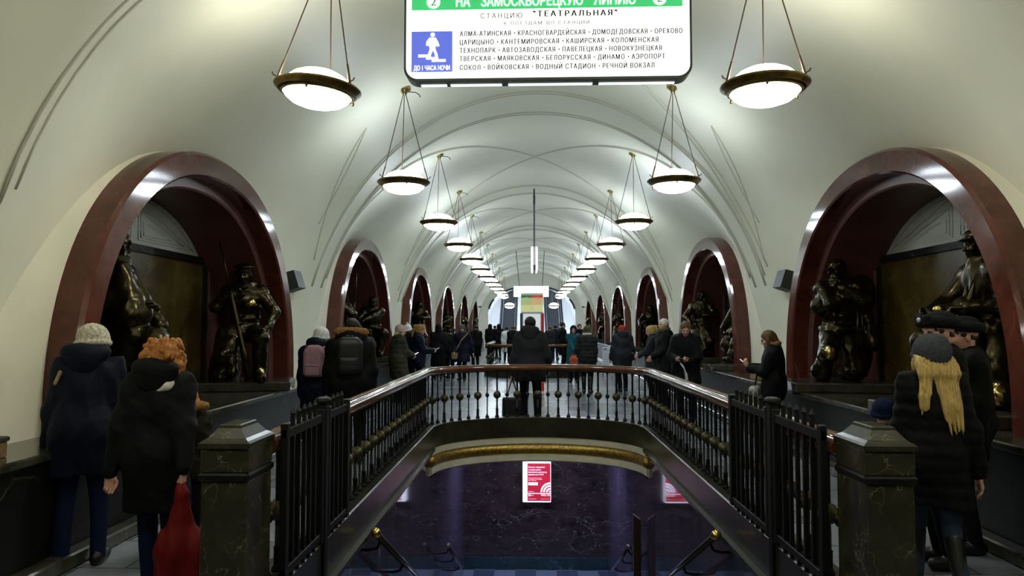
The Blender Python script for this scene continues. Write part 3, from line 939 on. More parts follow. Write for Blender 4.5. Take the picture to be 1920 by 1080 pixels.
    for poly in ([(0.43, 0.16), (0.60, 0.16), (0.63, 0.26), (0.58, 0.44), (0.45, 0.44), (0.40, 0.26)],
                 [(0.40, 0.20), (0.46, 0.20), (0.42, 0.36), (0.36, 0.36), (0.36, 0.28)],
                 [(0.57, 0.19), (0.63, 0.22), (0.69, 0.36), (0.64, 0.39), (0.58, 0.30)],
                 [(0.46, 0.42), (0.55, 0.42), (0.48, 0.58), (0.40, 0.58)],
                 [(0.50, 0.42), (0.58, 0.42), (0.64, 0.57), (0.65, 0.68), (0.59, 0.68), (0.57, 0.56)],
                 [(0.17, 0.575), (0.48, 0.575), (0.48, 0.645), (0.17, 0.645)],
                 [(0.36, 0.64), (0.66, 0.64), (0.66, 0.70), (0.36, 0.70)],
                 [(0.50, 0.695), (0.84, 0.695), (0.84, 0.76), (0.50, 0.76)]):
        q.add([P(u, v) for u, v in poly], [tuple(range(len(poly)))])
    q.build('walking_figure', 'sign_white', s)
    text_mesh('square_lettering', 'ДО 1 ЧАСА НОЧИ', bw*0.165, P(0.06, 0.965), 'sign_white', s, width=bw*0.88)
    for px in (-0.75, 0.75):
        MB().tube([(px, 0.07, H), (px, 0.07, vz(px + (x0+x1)/2, Y) - zb)], 0.014, 8).build('hanger_rod', 'iron', s)
make_line_sign()

# end-on sign in mid hall, with its pole
s = empty('hanging_sign', (0.0, 18.95, 3.02), 0, 'narrow white sign seen end-on, on a pole under the mid vault', 'sign')
MB().box(-0.085, -0.03, 0, 1.5, 0.02, 0.60, 0.015).build('face', 'sign_side', s)
MB().box(0.03, 0.085, 0, 1.5, 0.02, 0.60, 0.015).build('face', 'sign_side', s)
MB().box(-0.03, 0.03, 0.01, 1.49, 0.12, 0.60).build('casing', 'white_plastic', s)
MB().box(-0.032, 0.032, 0.0, 1.50, 0.0, 0.13).build('end_strip', 'dark_steel', s)
mm = MB().tube([(0, 0.5, 0.6), (0, 0.5, 2.17)], 0.022, 8); mm.tube([(0, 0.5, 1.75), (0, 0.5, 2.0)], 0.03, 8)
mm.build('pole', 'dark_steel', s)

# header light box far down the hall, on two rods
s = empty('hanging_sign', (-0.06, 34.8, 2.95), 0, 'white backlit header sign hung on two thin rods far down the hall', 'sign')
MB().box(-0.82, 0.82, 0, 0.15, 0, 0.50, 0.02).build('casing', 'sign_side', s)
mm = MB()
for x in (-0.74, 0.60):
    for a, b, c, d in ((0, 0.13, 0, 0.015), (0, 0.13, 0.17, 0.185), (0, 0.015, 0, 0.185), (0.115, 0.13, 0, 0.185), (0.05, 0.08, 0.05, 0.14)):
        mm.box(x+a, x+b, -0.006, 0.0, 0.25+c, 0.25+d)
mm.build('pictogram', 'ink_grey', s)
for x, dx in ((-0.55, -0.16), (0.52, 0.10)):
    MB().tube([(x, 0.07, 0.5), (x + dx, 0.07, vz(x+dx, 34.8) - 2.95)], 0.016, 6).build('hanger_rod', 'dark_steel', s)

# information column in the middle of the hall
s = empty('information_stand', (-0.065, 17.8, 0), 0, 'tall information stand with colourful top poster and white screen, behind the man at the rail', 'information stand')
MB().box(-0.265, 0.265, 0.0, 0.25, 0, 2.38, 0.02).build('body', 'stand_white', s)
MB().box(-0.285, -0.225, -0.012, 0.262, 0, 1.9, 0.004).build('blue_edge', 'stand_blue', s)
MB().box(0.215, 0.285, -0.012, 0.262, 0, 1.9, 0.004).build('red_edge', 'stand_red', s)
MB().box(-0.29, 0.29, -0.018, 0.268, 0.0, 0.05, 0.004).build('base', 'white_plastic', s)
MB().box(-0.26, 0.26, -0.010, 0.0, 1.93, 2.33).build('top_poster', 'poster_cream', s)
MB().box(-0.26, -0.01, -0.014, -0.009, 2.27, 2.33).build('poster_band', 'poster_green', s)
MB().box(-0.01, 0.26, -0.014, -0.009, 2.27, 2.33).build('poster_band', 'poster_red', s)
MB().box(-0.26, -0.01, -0.013, -0.009, 2.10, 2.27).build('poster_field', 'poster_lime', s)
MB().box(-0.01, 0.26, -0.013, -0.009, 2.10, 2.27).build('poster_field', 'poster_orange', s)
mm = MB()
for cx, cz in ((-0.13, 2.24), (0.14, 2.24), (0.0, 2.01)):
    ring = [[((r)*math.cos(a) + cx, -0.018, r*math.sin(a) + cz) for r in (0.034, 0.043)] for a in np.linspace(-0.6, PI+0.6, 20)]
    mm.loft(ring, False, False)
mm.build('poster_emblem', 'white_plastic', s)
for cx, cz in ((-0.13, 2.24), (0.14, 2.24), (0.0, 2.01)):
    text_mesh('poster_emblem_letter', 'M', 0.05, (cx - 0.02, -0.018, cz - 0.02), 'white_plastic', s, width=0.04)
MB().box(-0.21, 0.20, -0.012, 0.0, 0.95, 1.88).build('screen', 'screen_pale', s)

# ================================================================ balustrades, gates, posts, handrails, poster
def rail_profile():
    # wooden rail section around (0, 0.975): rounded, 0.13 wide
    return [(-0.062, 0.955), (-0.066, 0.985), (-0.055, 1.012), (-0.03, 1.026), (0.03, 1.026), (0.055, 1.012), (0.066, 0.985), (0.062, 0.955), (0.045, 0.94), (-0.045, 0.94)]
def make_baluster_meshes():
    big = MB().lathe([(0.030, 0.0), (0.030, 0.012), (0.020, 0.03), (0.019, 0.035), (0.019, 0.12), (0.022, 0.125), (0.014, 0.135), (0.014, 0.25)], n=10)
    big.lathe([(0.014, 0.25), (0.014, 0.60), (0.018, 0.66), (0.018, 0.685)], n=10)
    small = MB().lathe([(0.030, 0.0), (0.028, 0.012), (0.012, 0.045), (0.009, 0.05), (0.009, 0.63), (0.02, 0.66), (0.02, 0.685)], n=10)
    bb = big.build('baluster', 'iron', smooth=True); sm = small.build('baluster', 'iron', smooth=True)
    bm = MB()
    prof = [(0.008, -0.058), (0.026, -0.052), (0.046, -0.034), (0.056, -0.012), (0.056, 0.012), (0.046, 0.034), (0.026, 0.052), (0.008, 0.058)]
    bm.lathe(prof, (0, 0, 0.325), 14)
    kb = bm.build('medallion', 'medallion_bronze', bb, smooth=True)
    s2 = MB().lathe([(0.006, -0.034), (0.02, -0.026), (0.029, -0.008), (0.029, 0.008), (0.02, 0.026), (0.006, 0.034)], (0, 0, 0.325), 12)
    s2.build('bead', 'iron', sm, smooth=True)
    return bb, sm
BAL_BIG, BAL_SMALL = make_baluster_meshes()
_used = {'b': False, 's': False}
def put_baluster(kind, parent, x, y):
    src = BAL_BIG if kind == 'b' else BAL_SMALL
    if not _used[kind]: o = src; _used[kind] = True; o.parent = parent
    else: o = copy_tree(src, parent)
    o.location = (x, y, 0.262)
def make_balustrade(path, label, skip=None, spacing=0.1525, flip=False):
    e = empty('balustrade', (0, 0, 0), 0, label, 'balustrade')
    MB().sweep(path, rail_profile(), closed=True).build('handrail', 'rail_wood', e, angle=50)
    m = MB().sweep(path, [(-0.040, 1.0265), (-0.038, 1.030), (-0.006, 1.030), (-0.004, 1.027)], closed=True)
    m.sweep(path, [(0.004, 1.027), (0.006, 1.030), (0.038, 1.030), (0.040, 1.0265)], closed=True)
    m.build('rail_shine', 'rail_wood_shine', e)['label'] = 'two strips along the rail top, coloured light as its shine'
    MB().sweep(path, [(-0.028, 0.925), (-0.028, 0.945), (0.028, 0.945), (0.028, 0.925)], closed=True).build('under_bar', 'iron', e)
    P = [Vector(p) for p in path]; L = [0]
    for a, b in zip(P[:-1], P[1:]): L.append(L[-1] + (b - a).length)
    n = int(L[-1] / spacing); mid = L[-1]/2
    cnt = 0
    for i in range(-n//2 + 1, n//2 + 1):
        s = mid + i*spacing
        if not 0.05 < s < L[-1] - 0.05: continue
        k = max(j for j in range(len(L)-1) if L[j] <= s)
        p = P[k] + (P[k+1] - P[k]) * ((s - L[k]) / (L[k+1] - L[k]))
        if skip and skip(p): continue
        put_baluster('b' if i % 2 == 0 else 's', e, p.x, p.y); cnt += 1
    return e
make_balustrade(well_path(y0=3.90), 'near balustrade with curved wooden rail and black balusters around the open stair well')
fp = [(-x, 2*0 + FAR_FRONT + WELL_B - (y - WELL_Y1)) for x, y in well_path(y0=5.5)]
make_balustrade(fp, 'far balustrade with curved rail around the second stair well beyond the standing man', spacing=0.19)
m = MB().sweep(fp, [(-0.10, 0.0), (-0.10, 0.26), (0.12, 0.26), (0.12, 0.0)], closed=True)
m.f = [f[::-1] for f in m.f]
tag(m.build('trim_far_kerb', 'green_marble'), kind='structure')

# stone newel posts
def make_post(x, label):
    e = empty('newel_post', (x, 3.72, 0), 0, label, 'post')
    w, d = 0.112, 0.165
    MB().box(-w, w, -d, d, 0.0, 0.86, 0.006).build('shaft', 'post_marble', e)
    MB().box(-w-0.012, w+0.012, -d-0.012, d+0.012, 0.86, 0.90, 0.01).build('band', 'black_marble', e)
    m = MB().box(-w-0.004, w+0.004, -d-0.004, d+0.004, 0.90, 1.01, 0.006)
    m.build('neck', 'post_marble', e)
    m = MB()
    def r(i, z): return [(-w-i, -d-i, z), (w+i, -d-i, z), (w+i, d+i, z), (-w-i, d+i, z)]
    m.loft([r(0.0, 1.01), r(0.012, 1.018), r(0.012, 1.04), r(0.0, 1.05), r(-0.02, 1.062), r(-0.055, 1.105), r(-0.058, 1.118), r(-0.066, 1.122)], True, True)
    m.build('cap', 'post_marble', e)
make_post(-1.565, 'left dark veined marble newel post with stepped cap, beside the red bag')
make_post(1.565, 'right dark veined marble newel post with stepped cap, beside the blonde woman')

# black iron gates folded back along the balustrade
def make_gate(side, y0, y1, label, stile0=0.022, stile1=0.03, hinge=False):
    x = side*1.405
    e = empty('iron_gate', (x, y0, 0), 0, label, 'gate', 'iron gates along the stair well')
    L = y1 - y0
    zb, zt = 0.285, 1.055
    MB().box(-0.014, 0.014, 0, L, zb, zb+0.045, 0.003).build('bottom_rail', 'iron', e); MB().box(-0.014, 0.014, 0, L, zt-0.05, zt, 0.003).build('top_rail', 'iron', e)
    for yy, w in ((0.0, stile0), (L, stile1)):
        lo, hi = (0, 2*w) if yy == 0 else (L-2*w, L)
        MB().box(-0.02, 0.02, lo, hi, zb-0.02, zt+0.03, 0.004).build('stile', 'iron', e)
    n = max(2, int((L - 2*stile0 - 2*stile1) / 0.118))
    for i in range(1, n + 1):
        yy = 2*stile0 + (L - 2*stile0 - 2*stile1) * i/(n+1)
        b = MB(); b.box(-0.011, 0.011, yy-0.011, yy+0.011, zb-0.03, zt+0.055)
        b.lathe([(0.013, zt+0.055), (0.016, zt+0.07), (0.002, zt+0.10)], (0, yy, 0), 6)
        b.build('bar', 'iron', e)
    if hinge:
        MB().box(-0.028, 0.028, L-0.01, L+0.06, 0.02, zt+0.06, 0.006).build('hinge_post', 'iron', e)
        MB().lathe([(0.045, zt+0.06), (0.05, zt+0.07), (0.05, zt+0.09), (0.03, zt+0.10)], (0, L+0.02, 0), 12).build('post_cap', 'iron', e, smooth=True)
make_gate(-1, 3.93, 4.66, 'left near black iron gate leaf next to the left marble post', hinge=True)
make_gate(-1, 4.76, 5.30, 'left far black iron gate leaf, beyond the gate leaf at the left post')
make_gate(1, 3.93, 4.72, 'right near black iron gate leaf next to the right marble post', hinge=True)
make_gate(1, 4.82, 5.72, 'right far black iron gate leaf, beyond the gate leaf at the right post')

# metal handrails on the stair walls
def make_stair_rail(side, pts, label, brass=True):
    x = side*1.29
    e = empty('stair_handrail', (x, pts[0][0], 0), 0, label, 'handrail', 'handrails of the lower stair')
    y0 = pts[0][0]
    P = [(0, p[0]-y0, p[1]) for p in pts]
    MB().tube(P, 0.027, 10).build('tube', 'dark_steel', e, smooth=True)
    a = Vector(P[0]); d = (a - Vector(P[1])).normalized()
    k = MB().tube([a, a + d*0.03, a + d*0.045, a + d*0.075, a + d*0.09], [0.027, 0.036, 0.04, 0.036, 0.012], 12)
    k.build('end_knob', 'polished_brass' if brass else 'steel', e, smooth=True)
    for f in (0.06, 0.42, 0.85):
        s = f*(len(P)-1); i = min(int(s), len(P)-2); q = Vector(P[i]) + (Vector(P[i+1])-Vector(P[i]))*(s-i)
        MB().tube([q, q + Vector((side*0.03, 0, -0.07)), q + Vector((side*0.09, 0, -0.085)), q + Vector((side*0.165, 0, -0.085))], 0.012, 8).build('bracket', 'iron', e, smooth=True)
for sd, nm in ((-1, 'left'), (1, 'right')):
    make_stair_rail(sd, [(5.80, 0.0), (8.75, -1.43)], 'upper %s steel stair handrail with a brass knob end' % nm)
    make_stair_rail(sd, [(10.85, -1.55), (12.95, -2.53)], 'lower %s steel stair handrail leading down to the passage floor' % nm, False)
# dark wooden post on the right passage wall
m = MB()
m.loft([[(1.30, 10.4, -3.0), (1.40, 10.4, -3.0), (1.40, 10.48, -3.0), (1.30, 10.48, -3.0)],
        [(1.30, 10.4, -0.98), (1.40, 10.4, -1.06), (1.40, 10.48, -1.06), (1.30, 10.48, -0.98)]], True, True)
tag(m.build('wall_post', 'brown_wood'), 'narrow brown post standing at the right wall of the lower stair', 'post')

# red lit poster box on the end wall of the passage
def make_poster():
    Y = 15.28
    A, B = at(980, 942, Y), at(1033, 867, Y)
    s = empty('poster_lightbox', ((A.x+B.x)/2, Y, A.z), 0, 'red lit poster box with white wireless waves on the dark wall of the lower passage', 'poster')
    W, H = (B.x-A.x)/2, B.z-A.z
    MB().box(-W, W, 0.0, 0.20, 0, H, 0.012).build('casing', 'screen_white', s)
    k = 0.13*2*W
    x0, x1 = -W + 0.17*2*W, W - 0.012
    hh = 0.235*H
    MB().add([(x0, -0.004, hh), (x1, -0.004, hh), (x1, -0.004, H-0.02), (x0, -0.004, H-0.02)], [(0, 1, 2, 3)]).build('poster', 'screen_red', s)
    MB().add([(x0, -0.004, 0.03), (x1, -0.004, 0.03), (x1, -0.004, hh-0.015), (x0, -0.004, hh-0.015)], [(0, 1, 2, 3)]).build('poster_footer', 'screen_red', s)
    q = MB(); cx, cz = x1 - 0.005, hh + 0.02
    wv = (x1-x0)
    for r0, r1 in ((0.0, 0.055), (0.11, 0.18), (0.235, 0.305), (0.35, 0.42)):
        ring = [[(cx - r*wv*math.cos(a), -0.008, cz + r*wv*math.sin(a)) for r in (r0+1e-4, r1)] for a in np.linspace(0, PI/2, 14)]
        q.loft(ring, False, False)
    q.build('wireless_waves', 'screen_white', s)
    def T(t, fx, fz, w, h, mat='screen_white'):
        text_mesh('poster_lettering', t, h*H*1.38, (x0 + fx*wv, -0.008, fz*H), mat, s, width=w*wv)
    T('На всех городских', 0.04, 0.865, 0.72, 0.035); T('станциях метро', 0.04, 0.80, 0.55, 0.035)
    T('бесплатно доступна', 0.04, 0.74, 0.80, 0.035); T('единая сеть Wi-Fi', 0.04, 0.68, 0.66, 0.035)
    T('Подключайтесь к сети', 0.04, 0.605, 0.56, 0.016); T('в поездах и на станциях', 0.04, 0.57, 0.60, 0.016); T('без пароля', 0.04, 0.54, 0.34, 0.016)
    MB().add([(x0+0.04*wv, -0.008, 0.43*H), (x0+0.45*wv, -0.008, 0.43*H), (x0+0.45*wv, -0.008, 0.50*H), (x0+0.04*wv, -0.008, 0.50*H)], [(0, 1, 2, 3)]).build('network_box', 'screen_white', s)
    text_mesh('network_name', 'MT_FREE', 0.055*H, (x0+0.08*wv, -0.012, 0.45*H), 'screen_navy', s, width=0.33*wv)
    T('wi-fi.ru', 0.04, 0.265, 0.24, 0.022)
    T('Метро', 0.14, 0.17, 0.12, 0.02); T('Wi-Fi', 0.58, 0.16, 0.40, 0.05)
    T('Московский метрополитен', 0.04, 0.085, 0.34, 0.012); T('интернет в метро', 0.58, 0.085, 0.36, 0.012)
    MB().add([(x0 + 0.085*wv + 0.02*math.cos(2*PI*i/16), -0.008, 0.18*H + 0.02*math.sin(2*PI*i/16)) for i in range(16)], [tuple(range(16))]).build('round_emblem', 'screen_white', s)
make_poster()

# small fittings
for sd, nm in ((-1, 'left'), (1, 'right')):
    e = empty('wall_speaker', (sd*3.66, ARCH0 + 2.80, 2.22), R(90 if sd < 0 else -90), 'small dark slanted loudspeaker on the pier behind the first %s arch' % nm, 'speaker')
    m = MB(); m.loft([[(-0.16, 0, -0.13), (0.16, 0, -0.13), (0.16, 0, 0.16), (-0.16, 0, 0.16)], [(-0.17, -0.20, -0.06), (0.17, -0.20, -0.06), (0.17, -0.12, 0.19), (-0.17, -0.12, 0.19)]], True, True)
    m.build('cabinet', 'speaker_dark', e)
    MB().box(-0.04, 0.04, 0, 0.12, -0.04, 0.04).build('wall_bracket', 'iron', e)
    e = empty('wall_camera', (sd*3.6, HALL_END - 3.2 if sd < 0 else HALL_END - 2.6, 2.95), 0, 'tiny wall camera on a bent arm beside the last %s arch' % nm, 'camera')
    MB().tube([(sd*0.14, 0, 0.0), (0, 0, -0.15), (-sd*0.2, -0.1, -0.16)], 0.02, 6).build('arm', 'dark_steel', e)
    MB().box(-sd*0.32-0.08, -sd*0.32+0.08, -0.2, 0.0, -0.2, -0.1, 0.01).build('camera_body', 'dark_steel', e)
for i, (x, y, dz, lab) in enumerate(((-3.52, 4.44, 0.10, 'brown wooden box with dark lid on the ledge at the left edge'), (3.46, 11.6, 0.12, 'small brown box on the ledge behind the girl with the phone'))):
    e = empty('wooden_box', (x, y, 0.78), 0, lab, 'box')
    MB().box(-0.14, 0.14, -0.2, 0.2, 0, dz, 0.006).build('crate', 'box_card', e)
    MB().box(-0.15, 0.15, -0.21, 0.21, dz, dz+0.03, 0.006).build('lid', 'box_lid', e)
# ================================================================ figures
def rotx(a): c, s = math.cos(a), math.sin(a); return np.array([[1, 0, 0], [0, c, -s], [0, s, c]])
def roty(a): c, s = math.cos(a), math.sin(a); return np.array([[c, 0, s], [0, 1, 0], [-s, 0, c]])
def rotz(a): c, s = math.cos(a), math.sin(a); return np.array([[c, -s, 0], [s, c, 0], [0, 0, 1]])
def nrm(v): v = np.array(v, float); return v / max(np.linalg.norm(v), 1e-9)
def ik(a, t, l1, l2, hint):
    a, t = np.array(a, float), np.array(t, float)
    d = t - a; L = np.linalg.norm(d); Lm = (l1 + l2)*0.995
    if L > Lm: t = a + d/L*Lm; d = t - a; L = Lm
    x = (l1*l1 - l2*l2 + L*L) / (2*L); h = math.sqrt(max(l1*l1 - x*x, 0)); u = d/L
    hv = np.array(hint, float); hv = hv - (hv @ u)*u; hv = nrm(hv)
    return a + u*x + hv*h, t

def skeleton(lean=0.0, twist=0.0, side=0.0, hip=(0, 0, 0.93), head=(0, 0, 0), arms=(None, None), elbows=(None, None), feet=((-0.10, 0), (0.10, 0)), knees=(None, None), hips_yaw=0.0, footdirs=(None, None)):
    """joints of a 1.72 m figure facing +Y; angles in degrees. arms: hand targets (x,y,z); feet (x,y[,z])"""
    J = {}; hip = np.array(hip, float)
    T = rotz(R(twist)) @ rotx(-R(lean)) @ roty(R(side))
    up = lambda p: hip + T @ np.array(p, float)
    J['hip'], J['T'] = hip, T
    J['chest'] = up((0, 0, 0.36)); J['neck'] = up((0, -0.01, 0.55)); J['belly'] = up((0, 0.01, 0.15))
    H = rotz(R(twist*0.5 + head[1])) @ rotx(-R(lean*0.6 + head[0])) @ roty(R(head[2] if len(head) > 2 else 0))
    J['H'] = H; J['head'] = J['neck'] + H @ np.array([0, 0.02, 0.128])
    for i, s in enumerate((-1, 1)):
        k = 'LR'[i]
        sh = up((s*0.172, -0.005, 0.458)); J['sh'+k] = sh
        t = arms[i]
        if t is None: t = sh + T @ np.array([s*0.06, 0.02, -0.53])
        eh = elbows[i] if elbows[i] is not None else (s*0.5, -1, -0.15)
        el, w = ik(sh, t, 0.285, 0.255, eh)
        J['el'+k], J['wr'+k] = el, w
        hj = hip + rotz(R(hips_yaw)) @ np.array([s*0.09, 0, -0.02]); J['hj'+k] = hj
        f = feet[i]; fz = f[2] if len(f) > 2 else 0.0
        an = np.array([f[0], f[1], fz + 0.085])
        kh = knees[i] if knees[i] is not None else (s*0.1, 1, 0.0)
        kn, an = ik(hj, an, 0.43, 0.415, kh)
        J['kn'+k], J['an'+k] = kn, an
        fd = footdirs[i] if footdirs[i] is not None else nrm((s*0.22, 1, 0))
        J['toe'+k] = an + np.array(fd)*0.155 + np.array([0, 0, -0.05]); J['heel'+k] = an - np.array(fd)*0.05 + np.array([0, 0, -0.045])
    return J

def hand_shape(sh, wrist, d, n, side, curl=0.35, scale=1.0, m=0, thumb=0.6, spread=1.0):
    """palm and five bent fingers; d: along the hand, n: palm normal, side +1 right"""
    d, n = nrm(d), nrm(n); n = nrm(n - (n @ d)*d); a = np.cross(d, n)*side   # a: towards the thumb
    M = np.stack([a, d, n], 1); W = np.array(wrist, float)
    g = lambda x, y, z: W + M @ (np.array([x, y, z])*scale)
    S = scale
    sh.u(XF(Bx((0, 0, 0), (0.040*S, 0.046*S, 0.0135*S), 0.012*S), M, g(0, 0.052, 0)), 0.02*S, m)
    sh.u(Cap(g(0, -0.03, 0), g(0, 0.02, 0), 0.026*S, 0.028*S), 0.02*S, m)
    sh.u(Ell(g(0.022, 0.040, 0.008), np.array([0.017, 0.028, 0.014])*S, M), 0.012*S, m)
    for i, (x, L, r) in enumerate(((0.030, 0.073, 0.0088), (0.0105, 0.081, 0.0092), (-0.009, 0.075, 0.0088), (-0.0275, 0.058, 0.0078))):
        p = np.array([x, 0.094 - 0.004*abs(i-1), 0.0]); ang = 0.0; sp = (x*2.2)*spread
        c = curl*(1 + 0.12*i)
        for j, fr in enumerate((0.45, 0.31, 0.24)):
            ang += c*(1.0, 1.25, 0.9)[j]
            q = p + np.array([math.sin(sp)*math.cos(ang), math.cos(sp)*math.cos(ang), math.sin(ang)])*L*fr
            sh.u(Cap(g(*p), g(*q), r*S*(1 - 0.06*j), r*S*(0.94 - 0.06*j)), 0.004*S, m); p = q
    p = np.array([0.030, 0.028, 0.008]); q = p + np.array([0.026, 0.030, 0.010 + 0.012*thumb]); r3 = q + np.array([0.010 - 0.022*thumb, 0.026, 0.012*thumb]); r4 = r3 + np.array([-0.004 - 0.012*thumb, 0.022, 0.006])
    sh.u(Cap(g(*p), g(*q), 0.013*S, 0.011*S), 0.008*S, m); sh.u(Cap(g(*q), g(*r3), 0.0105*S, 0.0095*S), 0.004*S, m); sh.u(Cap(g(*r3), g(*r4), 0.0095*S, 0.008*S), 0.004*S, m)

def head_prims(sh, J, m=0, eye=None, lip=None, brow=0.0):
    H, C = J['H'], J['head']
    x = lambda p: XF(p, H, C)
    sh.u(x(Ell((0, -0.012, 0.035), (0.074, 0.093, 0.080))), 0.02, m)
    sh.u(x(Ell((0, 0.026, -0.030), (0.058, 0.068, 0.083))), 0.03, m)
    sh.u(x(Ell((0, 0.058, -0.088), (0.030, 0.028, 0.024))), 0.03, m)
    sh.u(x(Cap((-0.034, 0.083, 0.027), (0.034, 0.083, 0.027), 0.011)), 0.02, m)
    for s in (-1, 1):
        sh.sub(x(Ell((s*0.031, 0.104, 0.010), (0.017, 0.018, 0.012))), 0.012)
        sh.u(x(Ell((s*0.041, 0.066, -0.025), (0.020, 0.020, 0.022))), 0.02, m)
        sh.u(x(Ell((s*0.076, -0.006, -0.008), (0.010, 0.020, 0.032))), 0.008, m)
    sh.u(x(Cap((0, 0.088, 0.016), (0, 0.108, -0.024), 0.009, 0.014)), 0.014, m)
    for s in (-1, 1): sh.u(x(Ell((s*0.013, 0.098, -0.028), (0.009, 0.010, 0.008))), 0.008, m)
    sh.sub(x(Cap((-0.022, 0.100, -0.058), (0.022, 0.100, -0.058), 0.003)), 0.006)
    sh.u(x(Ell((0, 0.090, -0.051), (0.022, 0.010, 0.007))), 0.006, m if lip is None else lip)
    sh.u(x(Ell((0, 0.089, -0.064), (0.018, 0.010, 0.007))), 0.006, m if lip is None else lip)
    for s in (-1, 1): sh.u(x(Ell((s*0.031, 0.082, 0.010), (0.014, 0.012, 0.010))), 0.003, m if eye is None else eye)
    sh.u(Cap(C + H @ np.array([0, -0.022, -0.05]), J['neck'] + J['T'] @ np.array([0, -0.01, -0.02]), 0.052, 0.060), 0.03, m)

def limb_prims(sh, J, g=0.0, m=0, legs=True, arms=True, torso=True, calf=True):
    T = J['T']
    if torso:
        sh.u(XF(Ell((0, 0, 0), (0.155+g, 0.105+g, 0.21+g)), T, J['chest'] + T @ np.array([0, 0, -0.03])), 0.05, m)
        sh.u(XF(Ell((0, 0, 0), (0.150+g, 0.105+g, 0.17+g)), T, J['hip'] + T @ np.array([0, 0, 0.04])), 0.06, m)
        sh.u(Cap(J['shL'], J['shR'], 0.062+g), 0.05, m)
    for k in 'LR':
        if arms:
            sh.u(Cap(J['sh'+k], J['el'+k], 0.050+g, 0.040+g), 0.03, m)
            sh.u(Cap(J['el'+k], J['wr'+k], 0.040+g, 0.028+g), 0.02, m)
        if legs:
            sh.u(Cap(J['hj'+k], J['kn'+k], 0.078+g, 0.052+g), 0.04, m)
            sh.u(Cap(J['kn'+k], J['an'+k], 0.054+g, 0.036+g), 0.02, m)
            if not calf: continue
            mid = J['kn'+k]*0.65 + J['an'+k]*0.35
            sh.u(Ell(mid + np.array([0, -0.012, 0]), (0.052+g, 0.055+g, 0.11)), 0.03, m)

def shoe_prims(sh, J, m=0, g=0.0, tall=0.0):
    for k in 'LR':
        sh.u(Cap(J['heel'+k] + np.array([0, 0, 0.008]), J['toe'+k] + np.array([0, 0, 0.012]), 0.044+g, 0.040+g), 0.02, m)
        sh.u(Cap(J['an'+k] + np.array([0, 0, -0.03]), J['an'+k] + (J['kn'+k]-J['an'+k])*max(0.12, tall), 0.048+g, 0.052+g+0.02*min(1, tall)), 0.03, m)
    sh.cut(Pl((0, 0, -1), 0.0))

